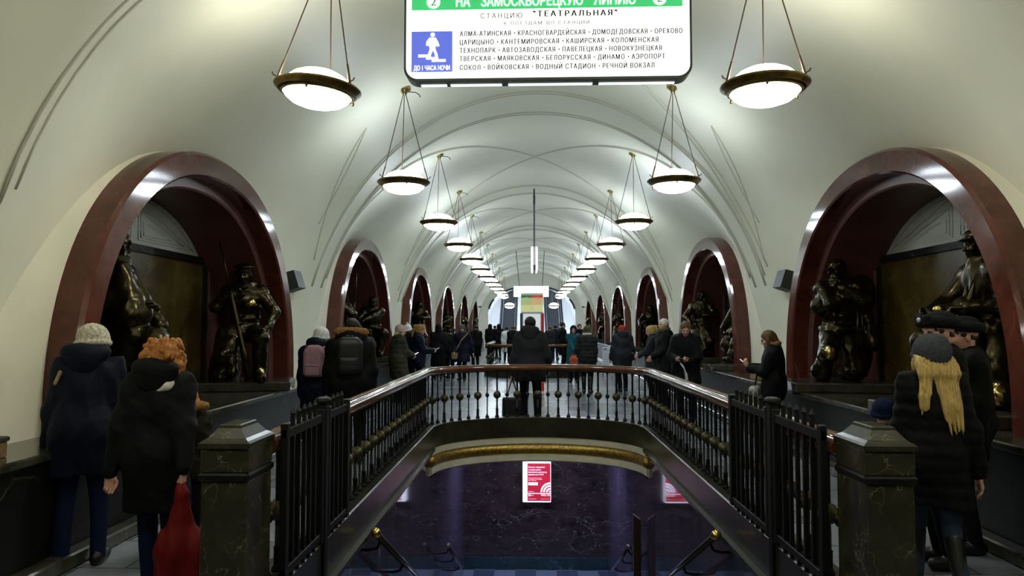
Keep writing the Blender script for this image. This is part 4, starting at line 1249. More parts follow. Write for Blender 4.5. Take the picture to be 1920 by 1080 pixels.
def hair_shape(J, style):
    H, C = J['H'], J['head']; x = lambda p: XF(p, H, C)
    s = Shape()
    s.u(x(Ell((0, -0.018, 0.042), (0.087, 0.104, 0.090))))
    if style in ('long', 'bob', 'curly', 'tail'):
        s.u(x(Ell((0, -0.045, -0.02), (0.088, 0.075, 0.11))), 0.03)
    s.sub(x(Ell((0, 0.098, -0.035), (0.062, 0.070, 0.098))), 0.012)
    if style == 'short': s.sub(x(Bx((0, 0.07, -0.09), (0.12, 0.09, 0.085), 0.02)), 0.01); s.sub(x(Bx((0, 0, -0.14), (0.12, 0.15, 0.09), 0.02)), 0.01)
    T, N = J['T'], J['neck']; n = lambda p: N + T @ np.array(p)
    if style == 'long':
        rnd = random.Random(8)
        for q in range(20):
            sx = -0.088 + 0.176*q/19; dy = rnd.uniform(-0.012, 0.012); wx = rnd.uniform(-0.010, 0.010)
            left = sx < -0.040; ln = rnd.uniform(0.20, 0.27) if left else rnd.uniform(0.27, 0.37)
            cx, ex = (sx*1.45 - 0.035, sx*1.4 - 0.045) if left else (sx*1.15 + 0.055, sx*0.85 + 0.095)
            a = C + H @ np.array([sx, -0.07 + 0.02*abs(sx)/0.085, 0.0]); b = n((sx*1.2 + (-0.012 if left else 0.018), -0.118 + dy, 0.0)); c = n((cx + wx, -0.170 + dy, -ln*0.6)); e = n((ex + wx*2, -0.178 + dy, -ln))
            s.u(Cap(a, b, 0.030, 0.026), 0.015); s.u(Cap(b, c, 0.024, 0.020), 0.012); s.u(Cap(c, e, 0.019, 0.005), 0.010)
        for sx in (-1, 1):
            s.u(Cap(C + H @ np.array([sx*0.080, 0.0, 0.0]), n((sx*0.10, 0.03, -0.02)), 0.026, 0.03), 0.03)
            s.u(Cap(n((sx*0.10, 0.03, -0.02)), n((sx*0.125, -0.05, -0.24)), 0.034, 0.012), 0.03)
    if style == 'fronthair':
        for sx in (-1, 1):
            s.u(Cap(C + H @ np.array([sx*0.075, 0.01, 0.0]), n((sx*0.09, 0.06, -0.05)), 0.030, 0.034), 0.03)
            s.u(Cap(n((sx*0.09, 0.06, -0.05)), n((sx*0.085, 0.12, -0.20)), 0.034, 0.022), 0.03)
        s.u(Cap(C + H @ np.array([0, -0.07, 0]), n((0, -0.08, -0.05)), 0.06, 0.06), 0.03)
    if style == 'bob':
        for sx in (-1, 1): s.u(Cap(C + H @ np.array([sx*0.075, 0.0, 0.02]), n((sx*0.08, 0.0, 0.0)), 0.03, 0.034), 0.03)
    if style == 'curly':
        s.u(x(Ell((0, -0.04, 0.0), (0.118, 0.098, 0.125))), 0.03)
        rnd = random.Random(4)
        for i in range(95):
            a = rnd.uniform(0.75, 2*PI-0.75); z = rnd.uniform(-0.15, 0.118); w = math.sqrt(max(0.1, 1 - (max(z, 0)/0.135)**2)); r_ = rnd.uniform(.013, .026)
            p = np.array([0.132*w*math.sin(a), 0.112*w*math.cos(a) - 0.03, z + 0.012])
            s.u(Cap(C + H @ p, C + H @ (p + np.array([rnd.uniform(-.02, .02), rnd.uniform(-.02, .02), -0.03])), r_, r_*0.8), 0.006)
    if style == 'tail':
        s.u(Cap(C + H @ np.array([0, -0.10, 0.08]), C + H @ np.array([0, -0.155, 0.05]), 0.03, 0.038), 0.02)
        s.u(Cap(C + H @ np.array([0, -0.155, 0.05]), C + H @ np.array([0, -0.17, -0.20]), 0.040, 0.020), 0.02)
    Hm, Cm = np.array(H), np.array(C)
    def strands(P):
        q = (P - Cm) @ Hm
        a = np.arctan2(q[:, 0], -q[:, 1])
        return 0.0035*np.sin(a*34 + 9*q[:, 2]) + 0.002*np.sin(q[:, 0]*190 + q[:, 2]*25)
    s.wave(strands)
    return s

def hat_shape(J, style):
    H, C = J['H'], J['head']; x = lambda p: XF(p, H, C); s = Shape()
    Hm, Cm = np.array(H), np.array(C)
    def loc(P): return (P - Cm) @ Hm
    if style in ('beanie', 'pompom', 'slouch', 'cable'):
        top = 0.125 if style != 'slouch' else 0.135
        s.u(x(Ell((0, -0.018 if style != 'slouch' else -0.035, 0.035), (0.098 if style != 'slouch' else 0.108, 0.112 if style != 'slouch' else 0.128, top-0.02))))
        s.cut(x(Pl((0, 0.28, -1), 0.012)), 0.006)
        ring = []
        for i in range(18):
            a, b = 2*PI*i/18, 2*PI*(i+1)/18
            f = lambda t: np.array([0.090*math.sin(t), 0.104*math.cos(t) - 0.014, 0.002 + 0.25*(0.104*math.cos(t) - 0.014)])
            s.u(x(Cap(f(a), f(b), 0.020)), 0.01)
        if style == 'pompom': s.u(x(Ell((0, -0.03, 0.155), (0.036, 0.036, 0.033))), 0.005, 1)
        if style == 'cable':
            def w(P):
                q = loc(P); a = np.arctan2(q[:, 0], q[:, 1])
                return 0.004*np.cos(a*22)*np.where(q[:, 2] < 0.035, 1, 0) + np.where(q[:, 2] >= 0.035, 0.0045*np.sin(a*14 + 1.4*np.sin(q[:, 2]*110)), 0)
        else:
            def w(P):
                q = loc(P); a = np.arctan2(q[:, 0], q[:, 1]); return 0.0035*np.cos(a*34)
        s.wave(w)
    elif style == 'ushanka':
        s.u(x(Ell((0, -0.012, 0.095), (0.092, 0.108, 0.062))))
        for i in range(20):
            a, b = 2*PI*i/20, 2*PI*(i+1)/20
            f = lambda t: np.array([0.088*math.sin(t), 0.108*math.cos(t) - 0.01, 0.072 + 0.012*math.cos(t)])
            s.u(x(Cap(f(a), f(b), 0.036)), 0.015)
        s.u(x(Bx((0, 0.112, 0.088), (0.07, 0.024, 0.042), 0.02)), 0.015)
        s.wave(lambda P: 0.003*np.sin(P[:, 0]*160)*np.sin(P[:, 1]*150)*np.sin(P[:, 2]*140))
    elif style == 'cap':
        s.u(x(Ell((0, -0.012, 0.045), (0.092, 0.108, 0.095)))); s.cut(x(Pl((0, 0, -1), 0.0)), 0.006)
        s.u(x(Ell((0, 0.10, 0.015), (0.07, 0.075, 0.012))), 0.012)
    elif style == 'hoodup':
        s.u(x(Ell((0, -0.03, 0.03), (0.110, 0.125, 0.128)))); s.u(Ell(J['neck'] + np.array([0, -0.02, 0.03]), (0.12, 0.12, 0.09)), 0.05)
        s.sub(x(Ell((0, 0.125, -0.01), (0.066, 0.09, 0.095))), 0.02)
    return s

def ridges(amp, step, axis=2):
    return lambda P: -amp*np.abs(np.sin(P[:, axis]*PI/step)) + amp*0.5
def folds(amp, seed=0):
    r = random.Random(seed); k = [(r.uniform(10, 26), r.uniform(10, 26), r.uniform(5, 18), r.uniform(0, 6)) for _ in range(3)]
    def f(P):
        v = 0
        for a, b, c, d in k: v = v + np.sin(P[:, 0]*a + P[:, 2]*c + d + 1.5*np.sin(P[:, 1]*b))
        return amp*v/2
    return f

def creases(amp, seed=0):
    r = random.Random(seed + 100); k = [(nrm((r.uniform(-1, 1), r.uniform(-1, 1), r.uniform(-0.8, 0.8))), r.uniform(14, 30), r.uniform(0, 6), r.uniform(4, 9)) for _ in range(4)]
    def f(P):
        v = 0
        for n, w, ph, b in k: v = v + (1 - np.abs(np.sin(P @ n * w + ph + 1.2*np.sin(P[:, 2]*b + ph*2))))**3
        return -amp*v
    return f

def make_person(x, y, rot, label, h=1.7, res=0.02, J=None, coat=('coat_black', 0.62, 0.02, 0.04), quilt=None, trousers='trouser_dark', shoes='shoe_black', boots=0.0,
                hair=None, hat=None, hood=None, scarf=None, skin='skin', curls=(0.3, 0.3), palm=(None, None), collar=True, skirt_split=False, z=0.0, group=None, cat='person', fur=None, slim=0.92, hs=1.0, extra=()):
    J = J or skeleton()
    zn = float(J['neck'][2]); nx_, ny_ = float(J['neck'][0]), float(J['neck'][1])
    head_scale = hs
    def k(V):
        V = np.array(V, float); W = V.reshape(-1, 3).copy()
        t = np.clip((W[:, 2] - zn + 0.05) / 0.14, 0, 1); t = t*t*(3 - 2*t)
        sx = slim + (head_scale - slim)*t
        W[:, 0] = nx_ + (W[:, 0] - nx_)*sx; W[:, 1] = ny_ + (W[:, 1] - ny_)*sx
        W[:, 2] = np.where(W[:, 2] > zn, zn + (W[:, 2] - zn)*head_scale, W[:, 2])
        return (W * (h/1.72)).reshape(V.shape)
    T = J['T']
    hr = min(res*0.62, 0.012)
    fine = res <= 0.016
    # --- body: one skin surface
    b1 = Shape(); limb_prims(b1, J, -0.016, calf=False)
    b1.u(Cap(J['neck'] + T @ np.array([0, 0, -0.08]), J['neck'] + T @ np.array([0, 0, 0.02]), 0.062, 0.056), 0.03)
    b2 = Shape(); head_prims(b2, J, 0, eye=1, lip=2)
    parts = [(b1, max(res, 0.018)), (b2, 0.0065 if fine else (0.009 if res <= 0.022 else 0.012))]
    for i, kk in enumerate('LR'):
        s = -1 if i == 0 else 1
        d = nrm(J['wr'+kk] - J['el'+kk]); hs = Shape()
        pn = palm[i] if palm[i] is not None else nrm((-s, 0.2, -0.1))
        if isinstance(pn, tuple) and len(pn) == 2: d, pn = nrm(pn[0]), pn[1]
        hand_shape(hs, J['wr'+kk] + d*0.012, d, pn, s, curls[i], m=0)
        parts.append((hs, 0.0042 if fine else (0.006 if res <= 0.022 else 0.008)))
    me = sdf_mesh('person', parts, [skin, 'eye_dark', 'lip'], k)
    root = link(bpy.data.objects.new('person', me))
    root.location = (x, y, z); root.rotation_euler = (0, 0, R(rot))
    tag(root, label, cat, group)
    def part(name, shape, mat, hh=None): return sdf_obj(name, [(shape, hh or res)], mat, root, k)
    # --- trousers and shoes
    t = Shape()
    for kk in 'LR':
        t.u(Cap(J['hj'+kk] + np.array([0, 0, 0.02]), J['kn'+kk], 0.098, 0.074), 0.04)
        t.u(Cap(J['kn'+kk], J['an'+kk] + np.array([0, 0, -0.02]), 0.074, 0.062 if not boots else 0.052), 0.02)
    t.u(Ell(J['hip'] + np.array([0, 0, 0.02]), (0.16, 0.125, 0.14)), 0.05)
    t.wave(folds(0.004, int(abs(x)*10)))
    part('trousers', t, trousers)
    s_ = Shape(); shoe_prims(s_, J, 0, 0.004, boots); part('shoes' if not boots else 'boots', s_, shoes, min(res, 0.018))
    # --- coat
    mat, hem, puff, flare = coat
    c = Shape()
    c.u(XF(Ell((0, 0, 0), (0.185+puff, 0.135+puff, 0.24)), T, J['chest'] + T @ np.array([0, -0.005, -0.03])), 0.05)
    c.u(XF(Ell((0, 0, 0), (0.170+puff, 0.135+puff, 0.20)), T, J['hip'] + T @ np.array([0, 0, 0.08])), 0.08)
    c.u(Cap(J['shL'], J['shR'], 0.078+puff*0.4), 0.06)
    for kk in 'LR': c.u(Cap(J['neck'] + T @ np.array([0, -0.01, -0.055]), J['sh'+kk], 0.088, 0.078+puff*0.3), 0.07)
    if hem < J['hip'][2] + 0.02:
        for kk in 'LR':
            v = J['kn'+kk] - J['hj'+kk]; tt = (J['hip'][2] - hem + 0.06) / max(abs(v[2]), 0.12)
            c.u(Cap(J['hj'+kk] + np.array([0, 0, 0.03]), J['hj'+kk] + v*min(tt, 1.25) * np.array([1 + 0.3*0, 1, 1]), 0.115+puff, 0.105+puff+flare), 0.12)
    for kk in 'LR':
        c.u(Cap(J['sh'+kk], J['el'+kk], 0.074+puff*0.5, 0.062+puff*0.5), 0.06)
        w = J['wr'+kk]; dd = nrm(w - J['el'+kk])
        c.u(Cap(J['el'+kk], w + dd*0.0, 0.062+puff*0.5, 0.046+puff*0.3), 0.03)
    if collar:
        c.u(XF(Ell((0, 0, 0), (0.098, 0.098, 0.065)), T, J['neck'] + T @ np.array([0, 0.0, 0.005])), 0.03)
        c.sub(XF(Ell((0, 0.02, 0), (0.070, 0.075, 0.12)), T, J['neck'] + T @ np.array([0, 0.012, 0.09])), 0.01)
    c.cut(Pl((0, 0, -1), -hem), 0.012)
    if quilt: c.wave(ridges(quilt[1], quilt[0]))
    c.wave(folds(0.009, int(abs(y)*7))); c.wave(creases(0.006, int(abs(x)*13)))
    co = part('coat', c, mat)
    if hood:
        s = Shape()
        nb = J['neck'] + T @ np.array([0, -0.085, 0.015])
        s.u(XF(Ell((0, 0, 0), (0.155, 0.085, 0.105)), T, nb), 0.03)
        s.u(XF(Ell((0, 0, 0), (0.120, 0.075, 0.075)), T, nb + T @ np.array([0, -0.02, -0.075])), 0.05)
        for sx in (-1, 1): s.u(Cap(nb + T @ np.array([sx*0.10, 0.02, 0.03]), nb + T @ np.array([sx*0.075, 0.14, 0.02]), 0.05, 0.035), 0.04)
        s.sub(XF(Ell((0, 0, 0), (0.105, 0.06, 0.07)), T, nb + T @ np.array([0, 0.045, 0.085])), 0.02)
        s.wave(folds(0.006, 3)); part('hood', s, hood)
    if fur:
        s = Shape(); nb = J['neck'] + T @ np.array([0, -0.10, 0.075])
        n = 10
        for i in range(n):
            a = PI*(-0.08 + 1.16*i/n); b = PI*(-0.08 + 1.16*(i+1)/n)
            f = lambda t: nb + T @ np.array([0.165*math.cos(t), -0.055*math.sin(t) + 0.05, 0.015*math.sin(t)])
            s.u(Cap(f(a), f(b), 0.042), 0.02)
        s.wave(lambda P: 0.007*np.sin(P[:, 0]*120)*np.sin(P[:, 2]*130 + P[:, 1]*90)); part('fur_trim', s, fur, min(res, 0.012))
    if scarf:
        s = Shape()
        for i in range(14):
            a, b = 2*PI*i/14, 2*PI*(i+1)/14
            f = lambda t: J['neck'] + T @ np.array([0.088*math.sin(t), 0.088*math.cos(t) + 0.005, 0.035 - 0.02*math.cos(t)])
            s.u(Cap(f(a), f(b), 0.036), 0.02)
        s.wave(folds(0.006, 9)); part('scarf', s, scarf, min(res, 0.014))
    for nm, fn, mt, hh in extra:
        s = Shape(); fn(s, J, T); part(nm, s, mt, hh)
    if hair:
        hsh = hair_shape(J, hair[0])
        if hat and hat[0] != 'hoodup': hsh.cut(XF(Pl((0, -0.28, 1), 0.02), J['H'], J['head']), 0.01)
        part('hair', hsh, hair[1], hr)
    if hat:
        hs = hat_shape(J, hat[0])
        sdf_obj('hat', [(hs, 0.006 if fine else hr)], [hat[1]] + ([hat[2]] if len(hat) > 2 else []), root, k)
    return root, J, k

def world(root, p, k=1.0):
    return root.matrix_basis @ Vector([float(v) for v in k(np.array(p))])

def bag_obj(name, loc, rot, shapes, label, cat='bag', group=None):
    """shapes: list of (part name, Shape, cell, material); an Empty parent"""
    e = empty(name, loc, rot, label, cat, group)
    for nm, sh, h, mt in shapes: sdf_obj(nm, [(sh, h)], mt, e)
    return e
for nm_, c_, r_ in (('coat_black', (0.0035, 0.0035, 0.004), 0.7), ('coat_navy', (0.004, 0.006, 0.015), 0.65), ('coat_charcoal', (0.019, 0.0198, 0.0195), 0.8), ('coat_grey', (0.022, 0.024, 0.027), 0.8),
                    ('coat_olive', (0.034, 0.031, 0.02), 0.7), ('coat_teal', (0.010, 0.075, 0.100), 0.6), ('coat_green', (0.014, 0.014, 0.007), 0.7), ('coat_wine', (0.045, 0.010, 0.014), 0.7),
                    ('jeans', (0.005, 0.009, 0.032), 0.8), ('jeans_light', (0.03, 0.042, 0.07), 0.8), ('trouser_dark', (0.004, 0.004, 0.005), 0.8), ('shoe_black', (0.004, 0.004, 0.004), 0.4),
                    ('knit_cream', (0.50, 0.46, 0.36), 0.9), ('knit_grey', (0.055, 0.06, 0.072), 0.9), ('knit_white', (0.60, 0.60, 0.58), 0.9), ('knit_beige', (0.42, 0.31, 0.24), 0.9), ('knit_red', (0.28, 0.035, 0.018), 0.9),
                    ('knit_olive', (0.07, 0.065, 0.030), 0.9), ('knit_navy', (0.005, 0.009, 0.03), 0.9), ('knit_orange', (0.45, 0.15, 0.03), 0.9), ('scarf_white', (0.55, 0.52, 0.46), 0.85), ('fur_tan', (0.23, 0.115, 0.042), 0.95), ('fur_black', (0.008, 0.008, 0.011), 0.85),
                    ('hair_red', (0.34, 0.125, 0.020), 0.45), ('hair_blond', (0.46, 0.31, 0.10), 0.42), ('hair_brown', (0.10, 0.052, 0.018), 0.45), ('hair_dark', (0.014, 0.010, 0.008), 0.45), ('hair_white', (0.55, 0.50, 0.42), 0.5), ('hair_gold', (0.28, 0.155, 0.030), 0.45),
                    ('skin', (0.52, 0.27, 0.19), 0.5), ('eye_dark', (0.03, 0.02, 0.015), 0.2), ('lip', (0.40, 0.13, 0.11), 0.45),
                    ('bag_red', (0.12, 0.005, 0.005), 0.55), ('bag_pink', (0.28, 0.17, 0.19), 0.7), ('bag_black', (0.006, 0.006, 0.006), 0.45), ('bag_orange', (0.42, 0.085, 0.03), 0.5), ('bag_silver', (0.32, 0.31, 0.29), 0.28), ('bag_tan', (0.24, 0.17, 0.07), 0.5), ('bag_white', (0.7, 0.7, 0.7), 0.5), ('badge', (0.5, 0.5, 0.5), 0.3)):
    if nm_.startswith('hair'): plain(nm_, c_, rough=0.55, spec=0.3, noise=0.38, nscale=55, bump=0.5, bscale=95, stretch=(1.6, 1.6, 0.16) if nm_ != 'hair_red' else None)
    elif nm_.startswith(('knit', 'fur')): plain(nm_, c_, rough=r_, spec=0.1, noise=0.25, nscale=70, bump=0.6, bscale=130)
    else: plain(nm_, c_, rough=r_, spec=0.12 if r_ > 0.5 else 0.4, noise=0.12, nscale=25, bump=0.15, bscale=45)

def at_px(px, Y): return (px - 994)/1400*Y - 0.11

# ---------------------------------------------------------------- bronze statues
def statue_finish(nm, parts, mats=('bronze', 'bronze_polished'), parent=None):
    return sdf_obj(nm, parts, list(mats), parent)
def plinth(e, w=0.55, d=0.42):
    MB().box(-w, w, -d, d, 0, 0.10, 0.012).build('plinth', 'ledge_marble', e)
def fig(J, coat_hem=None, g=0.0, fold=0.010, seed=0, extra=None, hat=None):
    """a clothed cast figure: jacket with collar and belt, loose trousers, boots; folds cut deep"""
    s = Shape(); T = J['T']
    s.u(XF(Ell((0, 0, 0), (0.180+g, 0.138+g, 0.26)), T, J['chest'] + T @ np.array([0, 0, -0.02])), 0.05)
    s.u(XF(Ell((0, 0, 0), (0.165+g, 0.132+g, 0.17)), T, J['hip'] + T @ np.array([0, 0, 0.12])), 0.06)
    s.u(Cap(J['shL'], J['shR'], 0.085+g), 0.05)
    for kk in 'LR':
        s.u(Cap(J['sh'+kk], J['el'+kk], 0.075+g, 0.064+g), 0.03); s.u(Cap(J['el'+kk], J['wr'+kk], 0.064+g, 0.044), 0.03)
        s.u(Cap(J['el'+kk]*0.25 + J['wr'+kk]*0.75, J['wr'+kk], 0.052, 0.050), 0.01)
        s.u(Cap(J['hj'+kk], J['kn'+kk], 0.108+g, 0.086+g), 0.04); s.u(Cap(J['kn'+kk], J['an'+kk], 0.084+g, 0.062), 0.03)
    jacket = [(0, 0.0, -0.02), ]
    for i in range(16):      # skirt of the jacket and belt
        a, b = 2*PI*i/16, 2*PI*(i+1)/16
        f = lambda t, r, z: J['hip'] + T @ np.array([(r+0.03)*math.sin(t), r*math.cos(t), z])
        s.u(Cap(f(a, 0.130+g, 0.16), f(b, 0.130+g, 0.16), 0.022), 0.006)
        s.u(Cap(f(a, 0.140+g, 0.02), f(b, 0.140+g, 0.02), 0.028), 0.04)
        q = lambda t: J['neck'] + T @ np.array([0.078*math.sin(t), 0.078*math.cos(t), 0.012 - 0.02*math.cos(t)])
        s.u(Cap(q(a), q(b), 0.026), 0.015)
    shoe_prims(s, J, 0, 0.014, 0.5); s.ops.pop()
    if coat_hem is not None and coat_hem > 0:
        for kk in 'LR':
            q = J['hj'+kk] + (J['kn'+kk]-J['hj'+kk])*0.6; s.u(Cap(q, q + np.array([0, -0.05, -coat_hem]), 0.11, 0.10), 0.08)
    if extra: extra(s, J)
    s.wave(folds(fold*0.6, seed)); s.wave(creases(fold*0.55, seed)); s.wave(creases(fold*0.35, seed+31))
    hd = Shape(); J = dict(J); J['head'] = J['head'] + J['H'] @ np.array([0, 0.005, -0.018]); head_prims(hd, J, 0)
    H, C = J['H'], J['head']; x = lambda p: XF(p, H, C)
    if hat == 'peaked':
        hd.u(x(Ell((0, -0.01, 0.095), (0.115, 0.125, 0.040))), 0.01); hd.u(x(Ell((0, -0.01, 0.06), (0.085, 0.10, 0.05))), 0.02); hd.u(x(Ell((0, 0.095, 0.052), (0.070, 0.055, 0.010))), 0.01)
    elif hat == 'cap':
        hd.u(x(Ell((0, -0.01, 0.075), (0.095, 0.110, 0.060))), 0.02); hd.u(x(Ell((0, 0.095, 0.050), (0.065, 0.050, 0.010))), 0.01)
    elif hat == 'bun':
        hd.u(x(Ell((0, -0.02, 0.045), (0.085, 0.104, 0.087))), 0.01); hd.u(x(Ell((0, -0.11, 0.01), (0.05, 0.05, 0.05))), 0.03); hd.sub(x(Ell((0, 0.115, -0.04), (0.056, 0.07, 0.085))), 0.01)
        hd.u(x(Cap((-0.075, 0.03, 0.075), (0.075, 0.03, 0.075), 0.014)), 0.012)
    else:
        hd.u(x(Ell((0, -0.02, 0.045), (0.080, 0.098, 0.083))), 0.01); hd.sub(x(Ell((0, 0.11, -0.02), (0.06, 0.06, 0.085))), 0.01)
    return [(s, 0.0155), (hd, 0.0085)]
def hands(J, ps, spec):
    for i, kk in enumerate('LR'):
        d = nrm(J['wr'+kk] - J['el'+kk]); sp = spec[i]; hs = Shape()
        hand_shape(hs, J['wr'+kk], d if len(sp) < 3 else nrm(sp[2]), sp[0], -1 if i == 0 else 1, sp[1], scale=1.12); ps.append((hs, 0.0075))

def statue_soldier():        # crouching guard in a long coat with a rifle held across
    e = empty('bronze_statue', (0, 0, 0)); plinth(e)
    J = skeleton(lean=6, hip=(0, -0.06, 0.66), head=(4, 10), arms=((-0.08, 0.26, 1.07), (0.27, 0.20, 0.70)), elbows=((-1, -0.4, -0.6), (1, -0.6, -0.2)), feet=((-0.20, -0.10, 0.10), (0.20, 0.26, 0.10)), knees=((-0.25, 1, -0.4), (0.3, 1, 0.2)))
    def ex(s, J):
        s.u(Cap((-0.14, 0.04, 0.62), (-0.20, 0.06, 0.16), 0.15, 0.17), 0.08); s.u(Cap((-0.24, 0.14, 0.55), (-0.24, 0.20, 0.14), 0.05, 0.07), 0.04); s.u(Cap((-0.10, 0.18, 0.55), (-0.08, 0.26, 0.20), 0.04, 0.06), 0.04)
        s.u(Ell((0.09, 0.20, 0.98), (0.055, 0.035, 0.05)), 0.01, 1); s.u(Ell((0.22, 0.34, 0.20), (0.03, 0.035, 0.04)), 0.02, 1)
        s.u(Cap((-0.16, 0.12, 1.02), (0.17, 0.16, 0.94), 0.03), 0.02)
    ps = fig(J, None, extra=ex, hat='peaked', seed=2)
    hands(J, ps, (((0.4, 1, 0), 1.1), ((0, 0.2, -1), 0.8)))
    statue_finish('figure', ps, parent=e)
    m = MB(); a, b = Vector((-0.24, 0.30, 1.66)), Vector((0.12, 0.42, 0.12))
    m.tube([a, a.lerp(b, 0.35)], 0.011, 8); m.tube([a.lerp(b, 0.33), a.lerp(b, 0.40), a.lerp(b, 0.70), a.lerp(b, 0.78), b], [0.018, 0.024, 0.026, 0.034, 0.055], 8, flat=0.5)
    m.tube([a.lerp(b, 0.60), a.lerp(b, 0.60) + Vector((0.10, 0.02, 0.02))], 0.012, 6)
    m.build('rifle', 'bronze', e, smooth=True)
    return e
def statue_girl():           # kneeling girl, arms crossed at the breast, pack behind the shoulder
    e = empty('bronze_statue', (0, 0, 0)); plinth(e)
    J = skeleton(lean=4, hip=(0.0, 0.0, 0.66), head=(2, 48), arms=((0.08, 0.24, 1.06), (-0.02, 0.26, 1.10)), elbows=((-1, 0.1, -0.6), (1, 0.1, -0.6)), feet=((-0.18, -0.02, 0.12), (0.10, -0.36, 0.10)), knees=((-0.15, 1, 0.1), (0.15, 1, -0.5)))
    def ex(s, J):
        s.u(Ell((0.26, -0.10, 1.04), (0.15, 0.13, 0.24)), 0.06); s.u(Ell((0.22, -0.05, 0.45), (0.13, 0.13, 0.34)), 0.08)
        s.u(Ell(J['knL'] + np.array([0, 0.062, 0.02]), (0.042, 0.045, 0.07)), 0.02, 1)
        s.u(Cap((-0.2, 0.05, 0.92), (0.2, 0.05, 0.92), 0.10), 0.05)
        s.u(Cap((0.28, 0.05, 0.88), (0.30, 0.16, 0.52), 0.05, 0.085), 0.04)
        s.u(Ell((-0.22, 0.12, 0.2), (0.10, 0.13, 0.10)), 0.05)
    ps = fig(J, None, extra=ex, hat='bun', seed=5, fold=0.010)
    hands(J, ps, (((0.2, -1, 0), 0.5, (0.6, 0.1, 0.8)), ((0, -1, 0), 0.5, (-0.7, 0.1, 0.5))))
    statue_finish('figure', ps, parent=e)
    m = MB().tube([(0.15, 0.20, 1.0), (0.13, 0.24, 0.45)], [0.02, 0.016], 8); m.tube([(0.19, 0.20, 1.0), (0.18, 0.24, 0.45)], [0.012, 0.012], 8)
    m.build('rifle', 'bronze', e, smooth=True)
    return e
def statue_guard():          # kneeling border guard holding a sitting dog
    e = empty('bronze_statue', (0, 0, 0)); plinth(e, 0.58, 0.60)
    J = skeleton(lean=5, hip=(0, -0.10, 0.66), head=(2, 0), arms=((-0.20, 0.17, 0.84), (0.12, 0.30, 0.80)), elbows=((-0.5, -1, -0.3), (1, -0.5, -0.4)), feet=((-0.16, -0.46, 0.10), (0.16, 0.22, 0.10)), knees=((-0.2, 1, -0.4), (0.2, 1, 0.3)))
    def ex(s, J):
        s.u(Cap((-0.06, -0.12, 0.75), (-0.08, -0.16, 0.40), 0.16, 0.2), 0.08)
        s.u(Cap((-0.22, -0.30, 0.20), (-0.24, -0.05, 0.20), 0.08, 0.085), 0.03); s.u(Ell((-0.245, -0.02, 0.21), (0.07, 0.08, 0.075)), 0.02, 1)
    ps = fig(J, 0.12, extra=ex, hat='cap', seed=8, fold=0.009)
    hands(J, ps, (((0, 0.3, -1), 0.7), ((-1, 0, 0), 0.7)))
    statue_finish('figure', ps, parent=e)
    d = Shape()            # dog: sitting, head up beside the guard's arm
    d.u(Cap((-0.12, 0.30, 0.30), (-0.12, 0.42, 0.66), 0.15, 0.12)); d.u(Cap((-0.12, 0.42, 0.66), (-0.12, 0.46, 0.90), 0.105, 0.075), 0.05)
    d.u(Ell((-0.12, 0.50, 0.98), (0.075, 0.095, 0.08)), 0.04); d.u(Cap((-0.12, 0.54, 0.97), (-0.12, 0.70, 0.94), 0.055, 0.036), 0.03); d.u(Ell((-0.12, 0.71, 0.945), (0.040, 0.05, 0.040)), 0.01, 1)
    for sx in (-1, 1):
        d.u(Cap((-0.12 + sx*0.045, 0.46, 1.04), (-0.12 + sx*0.06, 0.44, 1.17), 0.032, 0.006), 0.015)
        d.u(Cap((-0.12 + sx*0.09, 0.46, 0.55), (-0.12 + sx*0.08, 0.50, 0.30), 0.06, 0.038), 0.04); d.u(Cap((-0.12 + sx*0.08, 0.50, 0.30), (-0.12 + sx*0.08, 0.50, 0.13), 0.036, 0.032), 0.02); d.u(Cap((-0.12 + sx*0.08, 0.50, 0.13), (-0.12 + sx*0.08, 0.56, 0.125), 0.034, 0.03), 0.02)
        d.u(Ell((-0.12 + sx*0.12, 0.24, 0.27), (0.08, 0.15, 0.15)), 0.05); d.u(Cap((-0.12 + sx*0.13, 0.24, 0.14), (-0.12 + sx*0.13, 0.38, 0.13), 0.04, 0.035), 0.03)
    d.u(Cap((-0.12, 0.14, 0.2), (-0.26, 0.02, 0.14), 0.045, 0.025), 0.03); d.wave(folds(0.005, 4))
    o = statue_finish('dog', [(d, 0.013)], parent=e); o.scale = (0.86, 0.86, 0.86); o.location = (0.02, -0.30, 0.014)
    MB().box(-0.34, -0.24, -0.46, -0.24, 0.52, 0.80, 0.02).build('map_case', 'bronze', e)
    return e
def statue_worker():         # bareheaded man bending forward with his coat thrown over the arm
    e = empty('bronze_statue', (0, 0, 0)); plinth(e)
    J = skeleton(lean=5, hip=(0, -0.10, 0.68), head=(3, 0), arms=((-0.12, 0.26, 0.70), (0.17, 0.20, 0.88)), elbows=((-1, -0.4, -0.4), (0.4, -1, -0.4)), feet=((-0.16, -0.36, 0.10), (0.17, 0.26, 0.10)), knees=((-0.2, 1, -0.5), (0.2, 1, 0.3)))
    def ex(s, J):
        s.u(Cap((0.17, 0.06, 1.14), (0.20, 0.16, 0.80), 0.07, 0.10), 0.05); s.u(Ell((0.16, 0.22, 0.80), (0.07, 0.07, 0.07)), 0.03); s.u(Ell((0.08, 0.30, 0.42), (0.10, 0.12, 0.14)), 0.04)
        s.u(Ell(J['knR'] + np.array([0, 0.04, 0]), (0.075, 0.07, 0.07)), 0.02, 0); s.u(Cap((0.0, -0.1, 0.6), (0.0, -0.2, 0.2), 0.16, 0.2), 0.08)
    ps = fig(J, 0.2, extra=ex, seed=13, fold=0.011)
    hands(J, ps, (((0, -1, 0), 0.8), ((0, 0, -1), 0.6)))
    statue_finish('figure', ps, parent=e)
    return e
